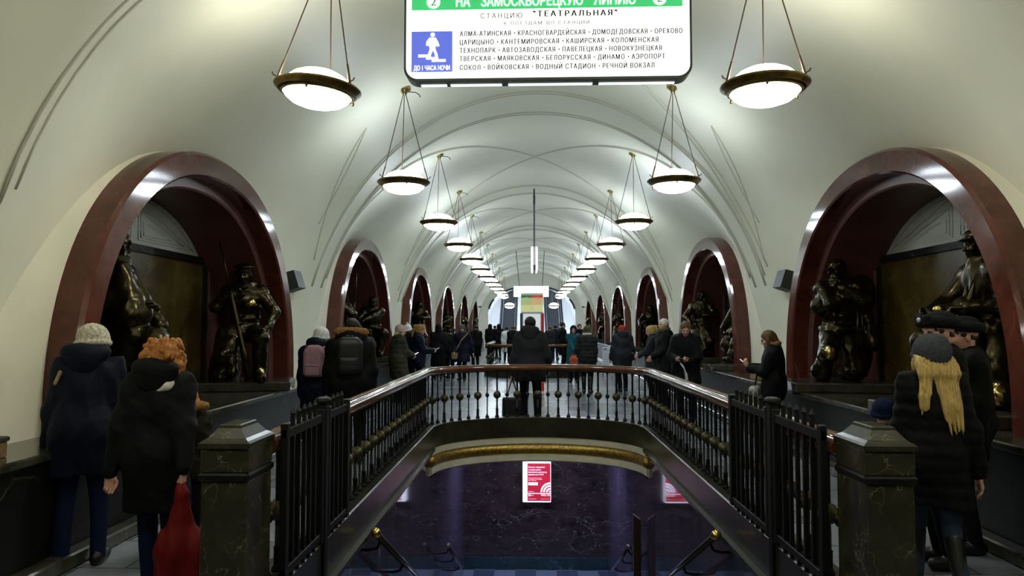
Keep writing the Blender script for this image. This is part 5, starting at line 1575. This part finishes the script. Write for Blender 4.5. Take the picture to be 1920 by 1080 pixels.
def statue_driller():        # seated worker with hands on an upright drill
    e = empty('bronze_statue', (0, 0, 0)); plinth(e)
    J = skeleton(lean=14, hip=(-0.05, -0.12, 0.60), head=(8, 6), arms=((0.16, 0.44, 0.84), (0.24, 0.42, 0.78)), elbows=((-1, 0, -0.6), (1, -0.5, -0.3)), feet=((-0.20, 0.24, 0.10), (0.12, 0.20, 0.10)), knees=((-0.4, 1, 0.4), (0.3, 1, 0.4)))
    def ex(s, J):
        s.u(Ell((-0.05, -0.10, 0.34), (0.28, 0.24, 0.28)), 0.06); s.u(Ell((0.22, 0.44, 0.72), (0.07, 0.07, 0.06)), 0.01, 0)
    ps = fig(J, None, extra=ex, hat='cap', seed=21, fold=0.010, g=0.01)
    hands(J, ps, (((0, 0, -1), 0.9), ((0, 0, -1), 0.9)))
    statue_finish('figure', ps, parent=e)
    m = MB().lathe([(0.055, 0.74), (0.06, 0.70), (0.045, 0.62), (0.045, 0.30), (0.03, 0.26), (0.02, 0.10)], (0.22, 0.46, 0), 10)
    m.build('drill', 'bronze', e, smooth=True)
    return e
def statue_farm_girl():      # standing-kneeling woman stretching a bowl forward, a bird at her side
    e = empty('bronze_statue', (0, 0, 0)); plinth(e)
    J = skeleton(lean=5, hip=(0, -0.02, 0.70), head=(6, 14), arms=((-0.10, 0.40, 0.98), (0.24, 0.30, 0.80)), elbows=((-1, -0.3, -0.5), (1, -0.4, -0.4)), feet=((-0.14, 0.0, 0.10), (0.14, -0.22, 0.10)), knees=((-0.1, 1, 0.1), (0.15, 1, -0.3)))
    def ex(s, J):
        s.u(Cap((0, 0.02, 0.66), (0.02, 0.04, 0.24), 0.17, 0.27), 0.08); s.u(Ell((-0.08, 0.46, 0.97), (0.09, 0.07, 0.03)), 0.015, 0)
        s.u(Ell((0.28, 0.16, 0.30), (0.09, 0.14, 0.11)), 0.02); s.u(Cap((0.28, 0.26, 0.36), (0.28, 0.30, 0.47), 0.045, 0.03), 0.03); s.u(Ell((0.28, 0.33, 0.48), (0.02, 0.035, 0.018)), 0.01); s.u(Cap((0.28, 0.05, 0.34), (0.28, -0.06, 0.50), 0.06, 0.03), 0.04)
    ps = fig(J, None, extra=ex, hat='bun', seed=31, fold=0.010)
    hands(J, ps, (((0, 0, 1), 0.4), ((-0.3, 0, -1), 0.5)))
    statue_finish('figure', ps, parent=e)
    return e
SRC = {'soldier': statue_soldier(), 'girl': statue_girl(), 'guard': statue_guard(), 'worker': statue_worker(), 'driller': statue_driller(), 'farm': statue_farm_girl()}
_st = set()
def mirror(root):
    for o in root.children:
        me = o.data; n = len(me.vertices); co = np.zeros(n*3, np.float32); me.vertices.foreach_get('co', co)
        co[0::3] *= -1; me.vertices.foreach_set('co', co); me.flip_normals(); me.update()
        o.location.x *= -1
mirror(SRC['soldier']); mirror(SRC['girl'])
def put_statue(kind, side, arch, far, label, x=3.85, turn=0, dy=0.0, s=1.10):
    o = SRC[kind] if kind not in _st else copy_tree(SRC[kind]); _st.add(kind)
    c = ARCHES[arch]
    o.location = (side*x, c + (1.60 if far else -1.60) + dy, 0.78)
    o.rotation_euler = (0, 0, R(180 if far else 0) + R(turn)); o.scale = (s, s, s)
    tag(o, label, 'statue', 'bronze statues in the niches')
put_statue('soldier', -1, 0, True, 'bronze statue of a crouching soldier with rifle at the far jamb of nearest left niche', turn=14, s=1.13)
put_statue('worker', -1, 0, False, 'bronze statue of a bareheaded man leaning forward in the nearest left niche', turn=-84, s=1.16, x=3.82, dy=0.18)
put_statue('girl', 1, 0, True, 'bronze statue of a kneeling girl looking aside, far jamb of the nearest right niche', turn=-8, s=1.16)
put_statue('guard', 1, 0, False, 'bronze statue of a kneeling guard in a cap with a dog, nearest right niche', turn=86, s=1.16, x=3.80, dy=0.14)
put_statue('driller', -1, 1, True, 'bronze statue of a seated worker with a drill in the second left niche', turn=12)
put_statue('soldier', -1, 1, False, 'bronze statue half hidden by the near jamb of the second left niche', turn=-40)
put_statue('farm', 1, 1, True, 'bronze statue of a woman holding out a bowl in the second right niche', turn=-10)
put_statue('worker', 1, 1, False, 'bronze statue half hidden by the near jamb of the second right niche', turn=45)
seq = ['girl', 'farm', 'driller', 'soldier']; nm_ = ['third', 'fourth', 'fifth', 'sixth']
what = {'girl': 'kneeling girl', 'farm': 'woman with a bowl', 'driller': 'seated worker', 'soldier': 'crouching soldier', 'worker': 'bareheaded man'}
for i in range(4):
    for side in (-1, 1):
        kd = seq[(i + (2 if side > 0 else 1)) % 4]
        put_statue(kd, side, i+2, True, 'bronze statue of a %s in the %s %s niche' % (what[kd], nm_[i], 'left' if side < 0 else 'right'), turn=-12*side)

# ---------------------------------------------------------------- people near the camera
def sk(**k): return skeleton(**k)
P = {}
# woman in the cream knit hat, bent towards the statue
P['cream'] = make_person(-3.10, 4.95, 20, 'woman in navy coat and cream knit hat, leaning towards the left niche', h=1.595, hs=1.06, slim=0.86, res=0.015,
    J=sk(lean=13, head=(8, -32, -6), twist=-6, arms=((-0.30, 0.12, 0.78), (0.20, 0.34, 0.98)), feet=((-0.13, -0.05), (0.13, 0.06))),
    coat=('coat_navy', 0.66, 0.04, 0.03), trousers='jeans', hat=('cable', 'knit_cream'), hair=('bob', 'hair_dark'), hood='coat_navy', extra=(('bag_strap', lambda s, J, T: s.u(Cap(J['shL'] + T @ np.array([0.03, -0.02, 0.10]), J['shL'] + T @ np.array([0.0, -0.13, -0.02]), 0.016)).u(Cap(J['shL'] + T @ np.array([0.0, -0.13, -0.02]), J['shL'] + T @ np.array([-0.02, -0.16, -0.10]), 0.016), 0.01), 'bag_tan', 0.01),))
# woman with auburn hair and red bag
P['red'] = make_person(-2.30, 4.34, 8, 'woman from behind with curly auburn hair, black coat and white scarf, holding the red bag', h=1.515, hs=1.0, slim=0.840, res=0.014,
    J=sk(lean=7, head=(16, -16, 0), arms=((-0.33, -0.10, 0.74), (0.29, -0.22, 0.83)), elbows=((-1, -0.3, 0), (1, -0.3, 0)), feet=((-0.05, 0.10), (0.12, -0.04))),
    coat=('coat_black', 0.60, 0.035, 0.03), trousers='jeans', hair=('curly', 'hair_red'), hood='coat_black', scarf='scarf_white', extra=(('scarf_fold', lambda s, J, T: s.u(Cap(J['neck'] + T @ np.array([0.03, -0.150, -0.105]), J['neck'] + T @ np.array([0.11, -0.138, -0.075]), 0.016, 0.026)).u(Cap(J['neck'] + T @ np.array([0.11, -0.138, -0.075]), J['neck'] + T @ np.array([0.155, -0.05, -0.045]), 0.026, 0.024), 0.02), 'scarf_white', 0.01),), curls=(0.55, 1.25), palm=((( -0.05, -0.05, -1), (0.15, -1, 0.1)), ((0.0, 0.0, -1), (-1, 0.15, 0))))
P['child'] = make_person(-2.56, 5.30, 10, 'child in orange hat and dark green jacket, half hidden beside the woman with red bag', h=1.12, hs=1.25, res=0.02,
    J=sk(head=(6, 20)), coat=('coat_green', 0.80, 0.045, 0.0), trousers='trouser_dark', hat=('beanie', 'knit_orange'), hood='coat_green', fur='fur_tan')
# blonde woman in grey beanie, striding
P['blonde'] = make_person(2.25, 4.45, -8, 'blonde woman in grey beanie and black padded coat walking away at the right post', h=1.545, hs=1.02, slim=0.760, res=0.014,
    J=sk(lean=3, head=(3, 12), arms=((-0.25, 0.24, 0.90), (0.36, -0.02, 0.74)), feet=((-0.09, 0.26), (0.10, -0.26, 0.03)), hip=(0, 0, 0.90)),
    coat=('coat_black', 0.62, 0.045, 0.03), quilt=(0.085, 0.010), trousers='jeans_light', shoes='shoe_black', boots=0.85, hat=('slouch', 'knit_grey'), hair=('long', 'hair_blond'))
P['kid'] = make_person(2.27, 5.12, -20, 'small child in a navy knit hat between the right post and the blonde woman', h=1.06, hs=1.25, res=0.02,
    J=sk(head=(4, 0)), coat=('coat_navy', 0.75, 0.04, 0.02), trousers='trouser_dark', hat=('beanie', 'knit_navy'))
P['police'] = make_person(2.66, 5.12, 82, 'police officer in black fur hat with a badge, seen in profile by the right niche', h=1.66, slim=0.85, res=0.016,
    J=sk(head=(2, 14)), coat=('coat_black', 0.70, 0.04, 0.0), hat=('ushanka', 'fur_black'), hair=('short', 'hair_dark'))
P['police2'] = make_person(3.02, 5.46, 80, 'second police officer in fur hat, behind the one with the badge', h=1.63, slim=0.85, res=0.018,
    J=sk(head=(2, 0)), coat=('coat_black', 0.70, 0.04, 0.0), hat=('ushanka', 'fur_black'), hair=('short', 'hair_dark'))
# fur hooded pair with rucksacks
P['fur'] = make_person(-2.20, 8.70, 8, 'dark haired person from behind in black parka with tan fur hood and black rucksack', h=1.68, slim=1.0, res=0.02,
    J=sk(lean=4, head=(12, 0), arms=((-0.30, 0.02, 0.74), None)), coat=('coat_black', 0.66, 0.06, 0.03), hair=('short', 'hair_dark'), hood='coat_black', fur='fur_tan')
P['white'] = make_person(-2.66, 8.95, 0, 'woman in white knit hat and navy coat with pink rucksack, beside fur hooded parka', h=1.57, res=0.02,
    J=sk(lean=4, head=(6, -14, 8)), coat=('coat_navy', 0.60, 0.03, 0.03), trousers='coat_wine', hat=('beanie', 'knit_white'), hair=('bob', 'hair_brown'), hood='coat_navy')
P['girl'] = make_person(3.02, 9.70, 70, 'girl with fringe and long brown hair looking at her phone by the right wall', h=1.54, res=0.018,
    J=sk(lean=2, head=(20, 6), arms=((-0.07, 0.36, 1.17), (0.05, 0.36, 1.19)), elbows=((-0.6, -0.2, -1), (0.6, -0.2, -1))), coat=('coat_black', 0.62, 0.035, 0.03), hair=('fronthair', 'hair_brown'), scarf='fur_tan', curls=(0.7, 0.7), palm=((( 0.1, 0.6, 0.5), (0, -0.5, 0.8)), ((-0.1, 0.6, 0.5), (0, -0.5, 0.8))))
P['man'] = make_person(-0.11, 11.72, -6, 'man from behind in dark grey hooded jacket standing at the curved rail', h=1.73, slim=0.88, res=0.017,
    J=sk(lean=2, head=(5, 8), arms=((-0.33, 0.0, 0.83), (0.30, 0.16, 0.92)), feet=((-0.13, 0), (0.13, 0.02))), coat=('coat_charcoal', 0.74, 0.06, 0.0), hair=('short', 'hair_dark'), hood='coat_charcoal')
P['reader'] = make_person(at_px(1284, 12.6), 12.6, 158, 'dark haired man with bowed head typing on a phone, white strap hanging from his hands', h=1.68, res=0.02,
    J=sk(lean=7, head=(22, 12), arms=((-0.09, 0.34, 1.05), (0.09, 0.34, 1.05)), elbows=((-0.8, -0.2, -1), (0.8, -0.2, -1))), coat=('coat_black', 0.66, 0.05, 0.02), hair=('short', 'hair_brown'), curls=(0.7, 0.7), palm=(((0.3, 0.9, 0.1), (0.2, -0.3, 1)), ((-0.3, 0.9, 0.1), (-0.2, -0.3, 1))))
P['old'] = make_person(at_px(1243, 15.0), 15.0, 108, 'white haired man in dark coat with olive collar, looking left over the ponytailed woman', h=1.73, res=0.022,
    J=sk(head=(0, 4), arms=((-0.1, 0.3, 0.98), None)), coat=('coat_black', 0.62, 0.04, 0.02), hair=('short', 'hair_white'), scarf='knit_olive')
P['phone'] = make_person(at_px(1222, 16.3), 16.3, 85, 'fair haired woman in grey jacket looking at her phone, left of the white haired man', h=1.60, res=0.022,
    J=sk(head=(20, 0), arms=((-0.07, 0.34, 1.02), (0.06, 0.34, 1.04))), coat=('coat_grey', 0.66, 0.03, 0.02), hair=('tail', 'hair_blond'), curls=(0.7, 0.7))
P['beige'] = make_person(at_px(745, 15.5), 15.5, -62, 'woman in beige hat and olive padded coat holding a phone at the second left niche', h=1.60, res=0.022,
    J=sk(lean=4, head=(16, 0), arms=((-0.06, 0.34, 1.04), (0.06, 0.36, 1.06))), coat=('coat_olive', 0.55, 0.06, 0.05), quilt=(0.11, 0.012), hat=('slouch', 'knit_beige'), hair=('fronthair', 'hair_blond'), curls=(0.7, 0.7))
P['pom'] = make_person(at_px(764, 17.6), 17.6, -20, 'woman in white pompom hat behind the woman in the beige hat', h=1.62, res=0.024,
    J=sk(), coat=('coat_black', 0.7, 0.03, 0.02), hat=('pompom', 'knit_white', 'knit_cream'), hair=('bob', 'hair_brown'))
P['pony'] = make_person(at_px(783, 16.4), 16.4, -80, 'woman with long gold ponytail and navy jacket reading a phone', h=1.62, res=0.022,
    J=sk(lean=3, head=(14, 0), arms=((-0.06, 0.36, 1.12), (0.06, 0.36, 1.12))), coat=('coat_navy', 0.74, 0.04, 0.0), hair=('tail', 'hair_gold'), curls=(0.7, 0.7))
P['tall'] = make_person(at_px(822, 22.5), 22.5, 10, 'person all in black with raised hood under the fourth left arch', h=1.62, res=0.026,
    J=sk(), coat=('coat_black', 0.40, 0.03, 0.03), hat=('hoodup', 'coat_black'))
P['strap'] = make_person(at_px(867, 21.8), 21.8, 172, 'woman facing the camera in grey hat and navy coat with a shoulder strap', h=1.62, res=0.02,
    J=sk(head=(0, 0), arms=((-0.40, 0.0, 0.80), (0.24, 0.16, 0.92)), feet=((-0.09, 0.10), (0.10, -0.10))), coat=('coat_navy', 0.60, 0.04, 0.05), hat=('beanie', 'knit_grey'), scarf='knit_grey', hair=('bob', 'hair_brown'))
P['companion'] = make_person(at_px(846, 22.8), 22.8, 30, 'dark clothed person half hidden between the hooded figure and the woman in grey hat', h=1.50, res=0.026,
    J=sk(lean=6, head=(10, 0)), coat=('coat_black', 0.66, 0.03, 0.0), hair=('short', 'hair_dark'))
P['behind'] = make_person(at_px(892, 28), 28, 20, 'dark figure beside the last left niches, behind the woman in grey hat', h=1.62, res=0.028,
    J=sk(), coat=('coat_black', 0.5, 0.03, 0.02), hair=('short', 'hair_dark'))
P['teal'] = make_person(at_px(1075, 21.2), 21.2, 176, 'woman in teal coat and dark hood facing the camera with an orange bag', h=1.58, slim=0.84, res=0.02,
    J=sk(head=(2, 0), arms=((-0.20, 0.22, 1.0), (-0.02, 0.30, 0.98))), coat=('coat_teal', 0.46, 0.03, 0.04), hat=('hoodup', 'coat_navy'), hair=('bob', 'hair_dark'))
P['back'] = make_person(at_px(1100, 17.8), 17.8, -8, 'woman from behind in olive beanie and grey quilted coat, right of the teal coat', h=1.58, res=0.02,
    J=sk(arms=((-0.24, 0.16, 0.95), None), feet=((-0.09, 0.0), (0.10, -0.14))), coat=('coat_charcoal', 0.56, 0.04, 0.03), quilt=(0.10, 0.012), hat=('beanie', 'knit_olive'), hair=('bob', 'hair_brown'), scarf='scarf_white', boots=0.8)
P['redhat'] = make_person(at_px(1166, 18.3), 18.3, 10, 'man from behind in red knit hat and grey jacket walking away', h=1.60, res=0.02,
    J=sk(lean=3, arms=((-0.34, 0.04, 0.80), (0.38, 0.06, 0.84)), feet=((-0.11, -0.12), (0.12, 0.10))), coat=('coat_grey', 0.66, 0.06, 0.02), hat=('beanie', 'knit_red'), hair=('short', 'hair_dark'), hood='coat_grey')
P['profile'] = make_person(at_px(1054, 27), 27, -75, 'dark haired man in profile in black coat behind the teal coat', h=1.72, res=0.026,
    J=sk(head=(4, 0), arms=((-0.05, 0.3, 0.95), None)), coat=('coat_black', 0.55, 0.05, 0.02), hair=('short', 'hair_dark'))
P['crowd1'] = make_person(at_px(1086, 29), 29, 190, 'man with dark hair in the far crowd, right of the teal hood', h=1.66, res=0.028, J=sk(), coat=('coat_black', 0.6, 0.03, 0.0), hair=('short', 'hair_dark'))
P['crowd2'] = make_person(at_px(1031, 33), 33, 5, 'small figure in light grey jacket right of the information stand', h=1.58, res=0.028, J=sk(), coat=('coat_grey', 0.7, 0.03, 0.0), hair=('short', 'hair_brown'), trousers='jeans')
P['crowd3'] = make_person(at_px(1041, 35), 35, 5, 'small figure in blue jacket at the foot of the right escalator', h=1.62, res=0.028, J=sk(), coat=('coat_navy', 0.6, 0.04, 0.0), hair=('short', 'hair_dark'), trousers='jeans')
for i, (px, Y, h, mt, lb) in enumerate(((919, 38, 1.66, 'coat_black', 'tall dark figure, leftmost of the far group left of the man'), (928, 39.5, 1.60, 'coat_black', 'dark figure in the middle of the far left group'), (935, 37, 1.66, 'coat_black', 'dark figure, rightmost of the far left group of three'), (962, 30, 1.60, 'coat_black', 'person with brown hair and dark coat just left of the man at the rail'), (950, 33, 1.55, 'bag_white', 'small figure in white jacket left of the man at the rail'))):
    make_person(at_px(px, Y), Y, (5, -20, 30, 10, -10)[i], lb, h=h, res=0.028, J=sk(), coat=(mt, 0.5, 0.04, 0.02), hair=('short', 'hair_brown' if i == 3 else 'hair_dark'), hat=('hoodup', mt) if i in (0, 2) else None)

# ---------------------------------------------------------------- things carried
def hang_point(key, hand, drop=0.10):
    root, J, k = P[key]; return world(root, J['wr'+hand] + np.array([0, 0, -drop]), k)
# red bag
w = hang_point('red', 'R', 0.105)
s = Shape()
s.u(Cap((0, 0, 0.02), (0, 0, -0.06), 0.016, 0.030)); s.u(Cap((0, 0, -0.06), (-0.01, 0, -0.36), 0.034, 0.118), 0.05); s.u(Cap((-0.01, 0, -0.36), (-0.015, 0, -0.72), 0.118, 0.140), 0.05)
def pleat(Q):
    a = np.arctan2(Q[:, 0], Q[:, 1] + 1e-6); return 0.007*np.sin(Q[:, 0]*48 + 1.5*np.sin(Q[:, 2]*7)) + 0.004*np.sin(Q[:, 0]*95 + Q[:, 2]*14)
s.wave(pleat)
bag_obj('shopping_bag', w, R(10), [('sack', s, 0.010, 'bag_red')], 'bright red cloth bag hanging from the hand of the auburn haired woman')
def rucksack(key, mat, label, dz=0.0, sc=1.0, flap='bag_black'):
    root, J, k = P[key]; T = J['T']; p = world(root, J['chest'] + T @ np.array([0, -0.225, -0.03 + dz]), k)
    b = Shape(); b.u(Bx((0, 0, 0), (0.15*sc, 0.075*sc, 0.20*sc), 0.06)); b.u(Bx((0, 0, 0.10), (0.125*sc, 0.065*sc, 0.13*sc), 0.06), 0.03)
    q = Shape(); q.u(Bx((0, -0.085*sc, -0.08), (0.11*sc, 0.035*sc, 0.085*sc), 0.03))
    st = Shape()
    for sx in (-1, 1): st.u(Cap((sx*0.09, 0.06, 0.17), (sx*0.12, 0.16, 0.24), 0.02)); st.u(Cap((sx*0.12, 0.07, -0.16), (sx*0.19, 0.18, -0.08), 0.014))
    hd = Shape(); hd.u(Cap((-0.03, 0.0, 0.235*sc), (0.03, 0.0, 0.235*sc), 0.01)); hd.u(Cap((-0.03, 0, 0.235*sc), (-0.04, 0.02, 0.19*sc), 0.01)); hd.u(Cap((0.03, 0, 0.235*sc), (0.04, 0.02, 0.19*sc), 0.01))
    e = bag_obj('rucksack', p, root.rotation_euler.z, [('sack', b, 0.014, mat), ('front_pocket', q, 0.012, flap), ('straps', st, 0.012, flap), ('handle', hd, 0.008, flap)], label, 'rucksack')
    MB().box(-0.08*sc, 0.08*sc, -0.125*sc, -0.118*sc, -0.035, -0.028).build('zip', 'steel', e)
rucksack('fur', 'bag_black', 'black rucksack on the back of the fur hooded parka')
rucksack('white', 'bag_pink', 'dusty pink rucksack on the back of the woman in the white hat', sc=0.85, flap='bag_pink')
# black bag by the man's leg
p = hang_point('man', 'L', 0.07)
s = Shape().u(Bx((0, 0, -0.52), (0.15, 0.07, 0.20), 0.03)); s.wave(folds(0.008, 6))
h_ = Shape()
for sx in (-1, 1): h_.u(Cap((0, 0, 0.0), (sx*0.09, 0.0, -0.34), 0.011))
bag_obj('tote_bag', p, 0.1, [('sack', s, 0.014, 'bag_black'), ('handles', h_, 0.01, 'bag_black')], 'black tote bag hanging beside the man at the curved rail')
# orange handbag
root, J, k = P['teal']; p = world(root, (-0.04, 0.30, 0.72), k)
s = Shape().u(Ell((0, 0, 0), (0.15, 0.07, 0.12))); s.u(Bx((0, 0, -0.06), (0.13, 0.06, 0.09), 0.04), 0.03)
h_ = Shape().u(Cap((-0.08, 0, 0.08), (-0.02, 0.0, 0.26), 0.012)).u(Cap((0.08, 0, 0.08), (0.02, 0.0, 0.26), 0.012))
bag_obj('handbag', p, 0, [('sack', s, 0.014, 'bag_orange'), ('handles', h_, 0.01, 'bag_orange')], 'orange handbag held in front of the teal coat')
# silver bag of the girl
root, J, k = P['girl']; p = world(root, (0.02, 0.30, 0.78), k)
s = Shape().u(Bx((0, 0, 0), (0.15, 0.06, 0.13), 0.05)); s.u(Ell((0.0, 0, -0.06), (0.17, 0.075, 0.09)), 0.04); s.wave(folds(0.016, 12))
h_ = Shape().u(Cap((-0.07, 0, 0.10), (-0.02, -0.05, 0.34), 0.012)).u(Cap((0.07, 0, 0.10), (0.0, -0.05, 0.34), 0.012))
bag_obj('carrier_bag', p, R(70), [('sack', s, 0.012, 'bag_silver'), ('handles', h_, 0.01, 'bag_black')], 'shiny silver grey carrier bag hanging from the arm of the girl by the wall')
# tan strap bag
root, J, k = P['strap']; p = world(root, (0.22, 0.14, 0.78), k)
s = Shape().u(Bx((0, 0, 0), (0.10, 0.05, 0.10), 0.03)); st = Shape()
a_ = np.array([-0.22, -0.02, 0.03])
pts = [(-0.0, 0.0, 0.08), (-0.10, 0.10, 0.25), (-0.22, 0.11, 0.46), (-0.38, 0.0, 0.65)]
for u_, v_ in zip(pts[:-1], pts[1:]): st.u(Cap(u_, v_, 0.016))
bag_obj('shoulder_bag', p, root.rotation_euler.z, [('sack', s, 0.014, 'bag_tan'), ('strap', st, 0.010, 'bag_tan')], 'tan shoulder bag on a long strap across the navy coat')
# white bag carried by the red hat man
p = hang_point('redhat', 'L', 0.09)
s = Shape().u(Cap((0, 0, 0), (0, 0, -0.10), 0.015, 0.05)).u(Ell((0, 0, -0.22), (0.075, 0.06, 0.15)), 0.05); s.wave(folds(0.008, 17))
bag_obj('carrier_bag', p, 0, [('sack', s, 0.012, 'bag_white')], 'white plastic bag in the left hand of the man in the red hat')
# phones
def phone(key, p, label, rx=-0.7, lit=True):
    root, J, k = P[key]; e = empty('phone', world(root, p, k), root.rotation_euler.z, label, 'phone', 'phones in hands')
    e.rotation_euler = (rx, 0, root.rotation_euler.z)
    MB().box(-0.036, 0.036, -0.074, 0.074, -0.005, 0.004, 0.003).build('case', 'black_plastic', e)
    MB().add([(-0.032, -0.066, 0.0045), (0.032, -0.066, 0.0045), (0.032, 0.066, 0.0045), (-0.032, 0.066, 0.0045)], [(0, 1, 2, 3)]).build('screen', 'phone_glow' if lit else 'black_plastic', e)
phone('girl', (0.0, 0.45, 1.25), 'phone lighting the face of the girl by the right wall', rx=0.7)
phone('reader', (0.0, 0.46, 1.07), 'phone in the hands of the man with bowed head', rx=0.5)
phone('beige', (0.0, 0.46, 1.08), 'phone held by the woman in the beige hat', rx=0.5)
phone('pony', (0.0, 0.48, 1.15), 'phone held by the woman with the ponytail', rx=0.5)
phone('phone', (0.0, 0.46, 1.06), 'phone held by the fair haired woman left of the white haired man', rx=0.5)
# white strap of the reader
root, J, k = P['reader']
pts = [(0.02, 0.44, 1.02), (-0.04, 0.47, 0.95), (-0.08, 0.46, 0.83), (-0.09, 0.44, 0.66)]
m = MB().tube([world(root, p, k) for p in pts], 0.022, 8, flat=0.5)
tag(m.build('strap', 'bag_white', smooth=True), 'white strap dangling from the hands of the man with bowed head', 'strap')
# badge on the police hat
root, J, k = P['police']
bm_ = MB().lathe([(0.018, -0.004), (0.018, 0.002), (0.008, 0.008)], n=12)
o = bm_.build('hat_badge', 'badge', root, smooth=True); q = J['head'] + J['H'] @ np.array([0, 0.142, 0.095]); o.location = Vector([float(v) for v in k(q)])
o.rotation_euler = (R(-90), 0, R(14)); o['label'] = 'silver round badge'
# notice board on the floor by the right niches
e = empty('notice_board', (at_px(1138, 23), 23.0, 0), R(4), 'white notice board standing on the floor left of the man in the red hat', 'notice board')
MB().box(-0.15, 0.15, -0.01, 0.01, 0.32, 0.96, 0.004).build('sheet', 'board_white', e)
mm = MB()
for zz in (0.42, 0.50, 0.58, 0.66, 0.74, 0.84): mm.box(-0.12, 0.11, -0.014, -0.0105, zz, zz+0.012)
mm.box(-0.12, -0.02, -0.014, -0.0105, 0.86, 0.92)
mm.build('printed_lines', 'ink_grey', e)
for sx in (-1, 1): MB().tube([(sx*0.13, 0.0, 0.35), (sx*0.14, 0.06, 0.0)], 0.012, 6).build('leg', 'steel', e)
